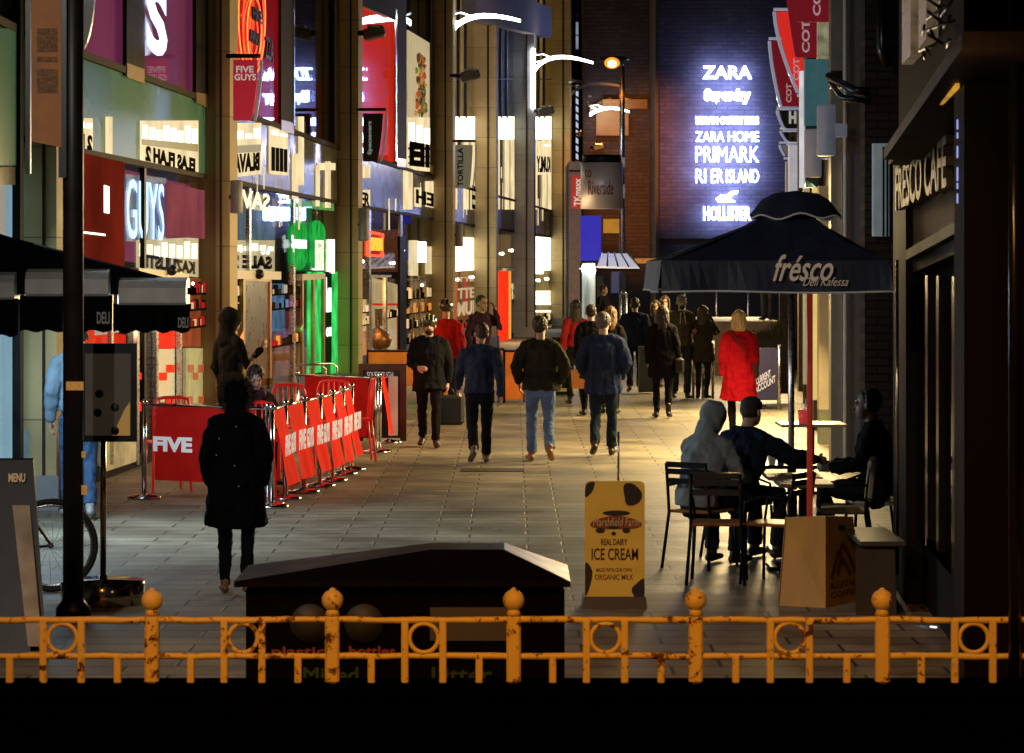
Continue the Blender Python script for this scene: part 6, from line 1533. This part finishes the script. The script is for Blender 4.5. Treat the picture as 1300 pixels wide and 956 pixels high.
    if hair in ('cap', 'beanie'):
        e = MB(); e.ball(hf(0, -.012, .062), (.086, .108, .078), 18, 12, HR); e.ball(hf(0, -.045, .02), (.082, .072, .075), 14, 9, HR)
        me = remeshed('hat', e, .009, 2, .003, 14, sd); hatm = mat('hat_%d' % int((hat or (.05,))[0] * 999), hat or (.05, .05, .05), .8, var=.15); put(me, hatm, R, 'hat')
        if hair == 'cap':
            e = MB(); e.ball(hf(0, .10, .052), (.070, .070, .010), 16, 7, HR); e.build('peak', hatm, R, local=True)
    # ---- top
    hz = {'jacket': .86, 'coat': .50, 'hoodie': .90, 'jumper': .92, 'blouse': .92}[top] if hem is None else hem
    bk = bulk * (1.12 if top in ('coat', 'jacket') else 1.0)
    pel = J['pel']; secs = []
    if not seated:
        if hz < .85:
            mid = (J['knL'] + J['knR']) / 2; sp = abs(J['knL'].y - J['knR'].y) * .35
            secs.append((V((0, lerp(pel, mid, (pel.z - hz) / max(.2, pel.z - mid.z)).y, hz)), .185 * bk * flare, (.125 + sp) * bk * flare))
            secs.append((V((0, 0, (hz + pel.z) / 2)), .180 * bk * (1 + (flare - 1) * .5), (.125 + sp * .4) * bk))
        else: secs.append((V((0, 0, hz)), .172 * bk, .120 * bk))
    else: secs.append((pel + V((0, 0, -.04)), .178 * bk, .13 * bk))
    secs += [(pel + V((0, 0, .06)), .170 * bk, .122 * bk), (J['waist'], .155 * bk * (1.0 if not female else .93), .112 * bk), (J['chest'], .182 * bk * shw, .128 * bk), (lerp(J['chest'], J['neck'], .55), .168 * bk * shw, .105 * bk), (lerp(J['chest'], J['neck'], .85), .115 * shw, .088), (J['neck'] + V((0, -.005, .0)), .080, .076), (J['neck'] + V((0, .0, .028 if collar else .0)), .072, .072)]
    b = MB(); sweep(b, secs, round_ends=False)
    for s in 'LR':
        wcuff = lerp(J['el' + s], J['wr' + s], .93)
        sweep(b, [(lerp(J['sh' + s], J['neck'], .55) + V((0, 0, -.010)), .062 * bk, .060 * bk), (J['sh' + s] + V((0, 0, -.020)), .060 * bk, .064 * bk), (lerp(J['sh' + s], J['el' + s], .5), .060 * bk, .064 * bk), (J['el' + s], .052 * bk, .055 * bk), (lerp(J['el' + s], J['wr' + s], .5), .046 * bk, .049 * bk), (wcuff, .037 * bk, .040 * bk)], ref=V((0, 1, 0)))
    if top == 'hoodie' and hair != 'hood':
        sweep(b, [(J['neck'] + V((-.10, -.03, .0)), .04, .04), (J['neck'] + V((0, -.10, -.03)), .06, .05), (J['neck'] + V((.10, -.03, .0)), .04, .04)], ref=V((0, 0, 1)))
    put(remeshed(top, b, .0105, 2, .019, 8.5, sd), tm, R, top)
    if seated and hz < .85:
        pass
    # ---- trousers and shoes
    b = MB()
    sweep(b, [(pel + V((0, 0, -.06)), .155, .115), (pel + V((0, 0, .06)), .158, .112)])
    lw = .9 if female else 1.0
    for s in 'LR':
        sweep(b, [(J['hip' + s], .092 * lw, .098 * lw), (lerp(J['hip' + s], J['kn' + s], .5), .078 * lw, .084 * lw), (J['kn' + s], .064 * lw, .068 * lw), (lerp(J['kn' + s], J['an' + s], .5), .060 * lw, .066 * lw), (lerp(J['kn' + s], J['an' + s], .95), .054 * lw * (1.1 if not female else .9), .060 * lw * (1.1 if not female else .9))], round_ends=False)
    put(remeshed('trousers', b, .0105, 2, .014, 11, sd + 3), lm, R, 'trousers')
    for s in 'LR':
        b = MB(); hl, to, an = J['heel' + s], J['toe' + s], J['an' + s]
        sweep(b, [(hl + V((0, 0, .012)), .036, .040), (lerp(hl, to, .45) + V((0, 0, .012)), .043, .040), (to + V((0, 0, .006)), .040, .028)], ref=V((1, 0, 0)))
        sweep(b, [(an + V((0, 0, .10 if boots else .03)), .046, .05), (an, .044, .05), (lerp(hl, to, .25) + V((0, 0, .01)), .042, .045)])
        put(remeshed('shoe', b, .011, 2), smt, R, 'shoe')
    return R, J, hf
def held_point(R, p): return wm(R) @ p
TURN = math.pi   # facing the camera

# --- foreground woman in fur hood
J = pose_stand(.10, arms=(.05, .05)); 
for s, sg in (('L', -1), ('R', 1)): J['el' + s] = J['sh' + s] + V((sg * .085, -.04, -.28)); J['wr' + s] = J['el' + s] + V((-sg * .03, .09, -.22))
W1, J, hf = person('person in long black coat and big dark fur hood, back turned, nearest the camera', G(300, 20.9), math.radians(3), J, 1.545, 'coat', (.0045, .004, .0045), (.006, .006, .007), (.16, .08, .035), 'furhood', (.03, .02, .01), female=True, hem=.58, bulk=1.16, flare=1.10)
b = MB(); rn = random.Random(2)
for (x, y) in ((303, 540), (281, 555), (277, 576), (301, 589), (306, 615)):
    q = P(x, y, 20.9); q.y = 20.9 - .165 * (1 - ((x - 300) / 45) ** 2) - .02; b.ball(q, .0032, 6, 4)
b.each('coat_glint', glow('tiny_glint', (.8, .7, .6), .3), W1)  # glints on the coat put in as tiny glowing dots
# --- man in denim jacket behind the post
J = pose_stand(.12, lean=.03)
person('person in pale denim jacket and blue jeans, half hidden behind the black sign post', G(100, 27.2), math.radians(12), J, 1.86, 'jacket', (.13, .19, .25), (.045, .09, .18), (.35, .35, .36), 'crop', (.04, .025, .015), hem=.97)
# --- man in black hoodie with raised hand
J = pose_stand(0); J['elR'] = J['shR'] + V((.05, .09, -.26)); J['wrR'] = J['elR'] + V((-.01, .18, .17)); J['hdR'] = V((.0, .5, .85)).normalized()
person('person in black hoodie raising one hand, standing by the stone pilaster', G(292, 33.6), math.radians(-55), J, 1.88, 'hoodie', (.006, .0065, .006), (.008, .008, .009), hair='hood', skin=(.34, .17, .10))
# --- seated woman
J = pose_sit(.45, .06); J['wrR'] = J['elR'] + V((-.05, .16, .12)); J['hdR'] = V((-.3, .5, .8)).normalized()
SW, J, hf = person('seated person with dark hair and purple scarf looking down inside the red barriers', G(322, 30.4), math.radians(195), J, 1.72, 'jacket', (.05, .035, .025), (.02, .02, .025), hair='bun', c_hair=(.03, .018, .012), skin=(.62, .42, .33), face=True, seated=True, female=True, pitch=.35, bulk=1.12)
b = MB(); b.ring(J['neck'] + V((0, .02, .0)), .085, .050, (0, .25, 1), 24, 10); sweep(b, [(J['neck'] + V((0, .10, -.03)), .07, .05), (J['neck'] + V((0, .13, -.14)), .06, .03)]); put(remeshed('scarf', b, .010, 2, .010, 14, 4), mat('purple_scarf', (.06, .02, .05), .9, var=.5, vscale=18), SW, 'scarf')
t = copy_tree(c0, G(322, 30.9), math.radians(195), 'red metal chair under the seated woman')
# --- front cyclist
J = pose_stand(.20); J['elL'] = J['shL'] + V((-.07, -.02, -.28)); J['wrR'] = J['elR'] + V((-.09, .18, -.06)); J['hdR'] = V((-.7, .7, 0)).normalized()
CY, J, hf = person('bearded cyclist in striped helmet and black jacket walking towards the camera with a bag', G(545, 37.9), TURN, J, 1.74, 'jacket', (.011, .011, .014), (.012, .012, .014), (.05, .03, .02), 'helmet', (.03, .02, .012), skin=(.50, .30, .20), face=True, beard=True, hem=.76, bulk=1.10, hat=(.03, .035, .03))
q = held_point(CY, J['wrL']) + V((0, -.02, -.10)); b = MB(); b.box(q + V((.03, 0, -.27)), (.38, .16, .40), bev=.04); bag = thing('holdall', q, 'boxy black bag carried by the front cyclist', 'bag'); b.build('body', mat('bag_black', (.010, .010, .012), .7, var=.3), bag)
b = MB(); b.tube([q + V((-.08, 0, -.08)), q + V((-.05, 0, .02)), q + V((.05, 0, .02)), q + V((.10, 0, -.08))], .010, 6); b.build('handle', m_black, bag)
# --- cyclist in red
J = pose_stand(0); 
person('cyclist in red jacket and dark helmet, back turned, behind the front cyclist', G(566, 44), math.radians(-8), J, 1.86, 'jacket', (.34, .014, .014), (.015, .015, .018), hair='helmet', hem=.92, hat=(.02, .02, .022))
# --- man on phone by the pillar
J = pose_stand(0); J['elL'] = J['shL'] + V((-.08, .16, -.20)); J['wrL'] = J['shL'] + V((.02, .17, .13)); J['hdL'] = V((.35, -.2, .9)).normalized()
person('person in plum jacket with a hand to the face beside the far stone pilaster', G(611, 50), TURN + .7, J, 1.88, 'hoodie', (.035, .015, .03), (.012, .012, .014), hair='crop', skin=(.36, .19, .11), face=True)
# --- three walkers
J = pose_stand(-.34, lean=.02, arms=(.10, -.05)); J['head'] = J['head'] + V((.02, .01, -.01))
person('walker in navy jumper and dark trousers, leftmost of the three men walking away', G(609, 34.7), math.radians(4), J, 1.74, 'jumper', (.030, .042, .085), (.012, .014, .02), (.12, .11, .10), 'crop', (.035, .022, .012), bulk=1.10, yaw=.25, pitch=.1, hem=.88, collar=False)
J = pose_stand(.30); 
for s, sg in (('L', -1), ('R', 1)): J['el' + s] = J['sh' + s] + V((sg * .11, -.06, -.26)); J['wr' + s] = J['el' + s] + V((-sg * .05, .14, -.17))
person('walker in dark olive jacket, faded blue jeans and tan boots, middle man walking away', G(686, 35.0), math.radians(3), J, 1.80, 'jacket', (.036, .031, .017), (.14, .21, .36), (.34, .16, .05), 'short', (.05, .032, .016), bulk=1.12, yaw=-.3, hem=.87)
J = pose_stand(-.26)
for s, sg in (('L', -1), ('R', 1)): J['el' + s] = J['sh' + s] + V((sg * .10, -.03, -.27)); J['wr' + s] = J['el' + s] + V((-sg * .08, .14, -.17))
person('walker in navy suit with greying hair, rightmost of the three men walking away', G(766, 36.2), math.radians(-4), J, 1.82, 'jacket', (.024, .036, .085), (.016, .028, .046), (.03, .02, .015), 'short', (.11, .10, .09), bulk=1.16, yaw=-.2, hem=.80)
# --- red top woman, dark pair
J = pose_stand(.12)
person('person with long dark hair in a red top beyond the framed board', G(731, 50), math.radians(6), J, 1.80, 'blouse', (.32, .02, .022), (.012, .012, .014), hair='long', c_hair=(.022, .012, .008), female=True, hem=.98)
J = pose_stand(.15); 
DK, J, hf = person('person in black hooded coat carrying an orange bag, behind the navy suited walker', G(750, 46), math.radians(5), J, 1.78, 'coat', (.010, .010, .013), (.010, .010, .012), hair='crop', c_hair=(.03, .02, .014), hem=.62, female=True, bulk=1.08)
q = held_point(DK, J['wrL']) + V((.03, 0, -.09)); ob = thing('shopping_bag', q, 'small orange carrier bag hanging beside the navy suited walker', 'bag')
b = MB(); b.loft([[q + V((sx * .11, sy * .05, -.36)) for sx, sy in ((-1, -1), (1, -1), (1, 1), (-1, 1))], [q + V((sx * .13, sy * .05, -.06)) for sx, sy in ((-1, -1), (1, -1), (1, 1), (-1, 1))]]); b.build('body', mat('orange_bag', (.45, .15, .03), .6, 0, (.6, .2, .03), .25), ob)
b = MB(); b.tube([q + V((-.06, 0, -.07)), q + V((0, 0, .03)), q + V((.06, 0, -.07))], .006, 6); b.build('handle', m_black, ob)
J = pose_stand(-.14)
person('person with loose brown hair in dark clothes right behind the navy suited walker', G(775, 46.5), math.radians(-4), J, 1.74, 'coat', (.013, .011, .011), (.010, .010, .012), hair='long', c_hair=(.16, .09, .045), female=True, hem=.60)
J = pose_stand(-.18)
person('person in navy jacket walking away towards the steps', G(806, 54.5), math.radians(-3), J, 1.80, 'jacket', (.020, .024, .060), (.012, .013, .018), hair='crop', c_hair=(.02, .014, .01), bulk=1.12)
J = pose_stand(.10)
BW, J, hf = person('person with long black hair, black coat and ankle boots walking away mid street', G(841, 45.3), math.radians(-2), J, 1.76, 'coat', (.009, .009, .011), (.010, .010, .012), (.012, .01, .01), 'long', (.014, .010, .008), female=True, hem=.66, boots=True, bulk=1.1)
q = held_point(BW, J['elR']) + V((.05, -.02, -.2)); hb = thing('handbag', q, 'dark shoulder bag on the right arm of the black coated walker', 'bag'); b = MB(); b.box(q + V((0, 0, -.10)), (.14, .26, .24), bev=.03); b.build('body', MATS['bag_black'], hb); b = MB(); b.tube([q + V((0, -.08, .02)), q + V((-.06, 0, .42)), q + V((0, .08, .02))], .008, 6); b.build('strap', m_black, hb)
# --- facing trio
J = pose_stand(.08)
person('person wearing glasses facing the camera, left of the two faces beyond the black coated walker', G(832, 57), TURN, J, 1.72, 'jacket', (.012, .012, .016), (.012, .012, .014), hair='long', c_hair=(.05, .03, .02), skin=(.55, .34, .22), face=True, female=True, glasses=True)
J = pose_stand(-.08)
person('person with swept back hair facing the camera, right of the face with glasses', G(844, 57.6), TURN - .1, J, 1.80, 'jacket', (.03, .022, .02), (.012, .012, .014), hair='long', c_hair=(.07, .04, .025), skin=(.50, .31, .21), face=True, female=True)
J = pose_stand(.10); J['wrL'] = J['elL'] + V((.02, .20, .02)); J['hdL'] = V((.2, .95, .1)).normalized()
CM, J, hf = person('person in grey flat cap and brown grey hoodie facing the camera', G(865, 52), TURN + .12, J, 1.88, 'hoodie', (.10, .085, .065), (.04, .045, .06), hair='cap', hat=(.18, .18, .19), skin=(.42, .26, .18), face=True, beard=True, bulk=1.08)
for sg in (-1, 1):
    b = MB(); p0 = J['neck'] + V((sg * .03, .10, .0)); b.tube([p0, p0 + V((sg * .01, .045, -.10)), p0 + V((sg * .02, .05, -.20))], .006, 6); b.build('drawstring', m_white, CM, local=True)
# --- photographer
J = pose_stand(.05)
for s, sg in (('L', -1), ('R', 1)): J['el' + s] = J['sh' + s] + V((sg * .06, .20, -.17)); J['wr' + s] = J['head'] + V((sg * .07, .16, -.02)); J['hd' + s] = V((-sg * .2, .1, 1)).normalized()
PH, J, hf = person('person in olive parka raising both hands to the face as if taking a picture', G(892, 52), math.radians(-18), J, 1.68, 'coat', (.055, .045, .028), (.03, .03, .035), hair='long', c_hair=(.06, .035, .022), female=True, hem=.72, bulk=1.12)
# --- woman in red coat
J = pose_stand(.10)
RC, J, hf = person('person with blonde bob in a vivid red knee length coat, back turned', G(938, 40), math.radians(-4), J, 1.77, 'coat', (.56, .010, .022), (.012, .012, .014), (.012, .01, .01), 'bob', (.62, .44, .20), female=True, hem=.55, bulk=1.12, flare=1.15)
q0 = held_point(RC, J['shL']) + V((.04, -.10, .07)); q2 = held_point(RC, J['wrR']) + V((-.03, -.08, .13)); hb = thing('handbag', q2, 'small brown crossbody bag against the red coat', 'bag')
b = MB(); b.box(q2 + V((0, 0, -.08)), (.15, .10, .26), rz=.2, bev=.03); b.build('body', mat('brown_leather', (.06, .025, .015), .5, var=.3), hb)
b = MB(); mid = (q0 + q2) / 2 + V((.0, -.10, .0)); b.tube([q0 + V((-.02, .06, .02)), q0, lerp(q0, mid, .5) + V((0, -.06, 0)), mid, q2], .011, 6); b.build('strap', MATS['brown_leather'], hb)
# --- seated men at the cafe
J = pose_sit(.46, .17)
person('seated person in grey hooded jacket, back turned, on the left cafe chair', G(885, 22.75), math.radians(-38), J, 1.66, 'hoodie', (.20, .22, .225), (.02, .022, .03), hair='hood', seated=True, bulk=1.15)
J = pose_sit(.46, .12); J['elR'] = J['shR'] + V((.16, .20, -.16)); J['wrR'] = J['elR'] + V((.06, .26, -.02)); J['hdR'] = V((.25, .9, -.2)).normalized()
person('seated person in navy coat and dark cap reaching a hand to the cups', G(936, 23.2), math.radians(-42), J, 1.70, 'jacket', (.012, .016, .030), (.014, .014, .018), hair='cap', hat=(.030, .022, .018), c_hair=(.03, .02, .015), seated=True, bulk=1.14)
J = pose_sit(.46, .02)
person('seated person in black jacket with cropped hair in profile, right of the red pole', G(1112, 23.6), math.radians(80), J, 1.76, 'jacket', (.006, .0065, .008), (.012, .012, .014), hair='crop', c_hair=(.016, .011, .009), skin=(.24, .14, .10), face=True, seated=True, bulk=1.1)
# --- people by the far steps
J = pose_stand(0)
zst = P(0, 408, 66).z
person('person standing on the pale platform under the parasol edge, only jacket and jeans showing', G(974, 67.5, zst), math.radians(150), J, 1.76, 'jacket', (.09, .06, .045), (.09, .10, .13), hair='crop', fine=False)
J = pose_stand(0)
person('dark clad person turned sideways before the bright kiosk entrance', G(766, 74, .18), TURN + 1.0, J, 1.74, 'jacket', (.010, .010, .012), (.010, .010, .012), hair='short', face=True, fine=False)
b = MB(); b.box((P(766, 0, 74).x, 74, .09), (2.4, 2.4, .18), bev=.02); tag(b.build('step', MATS['pale_paving']), kind='structure')
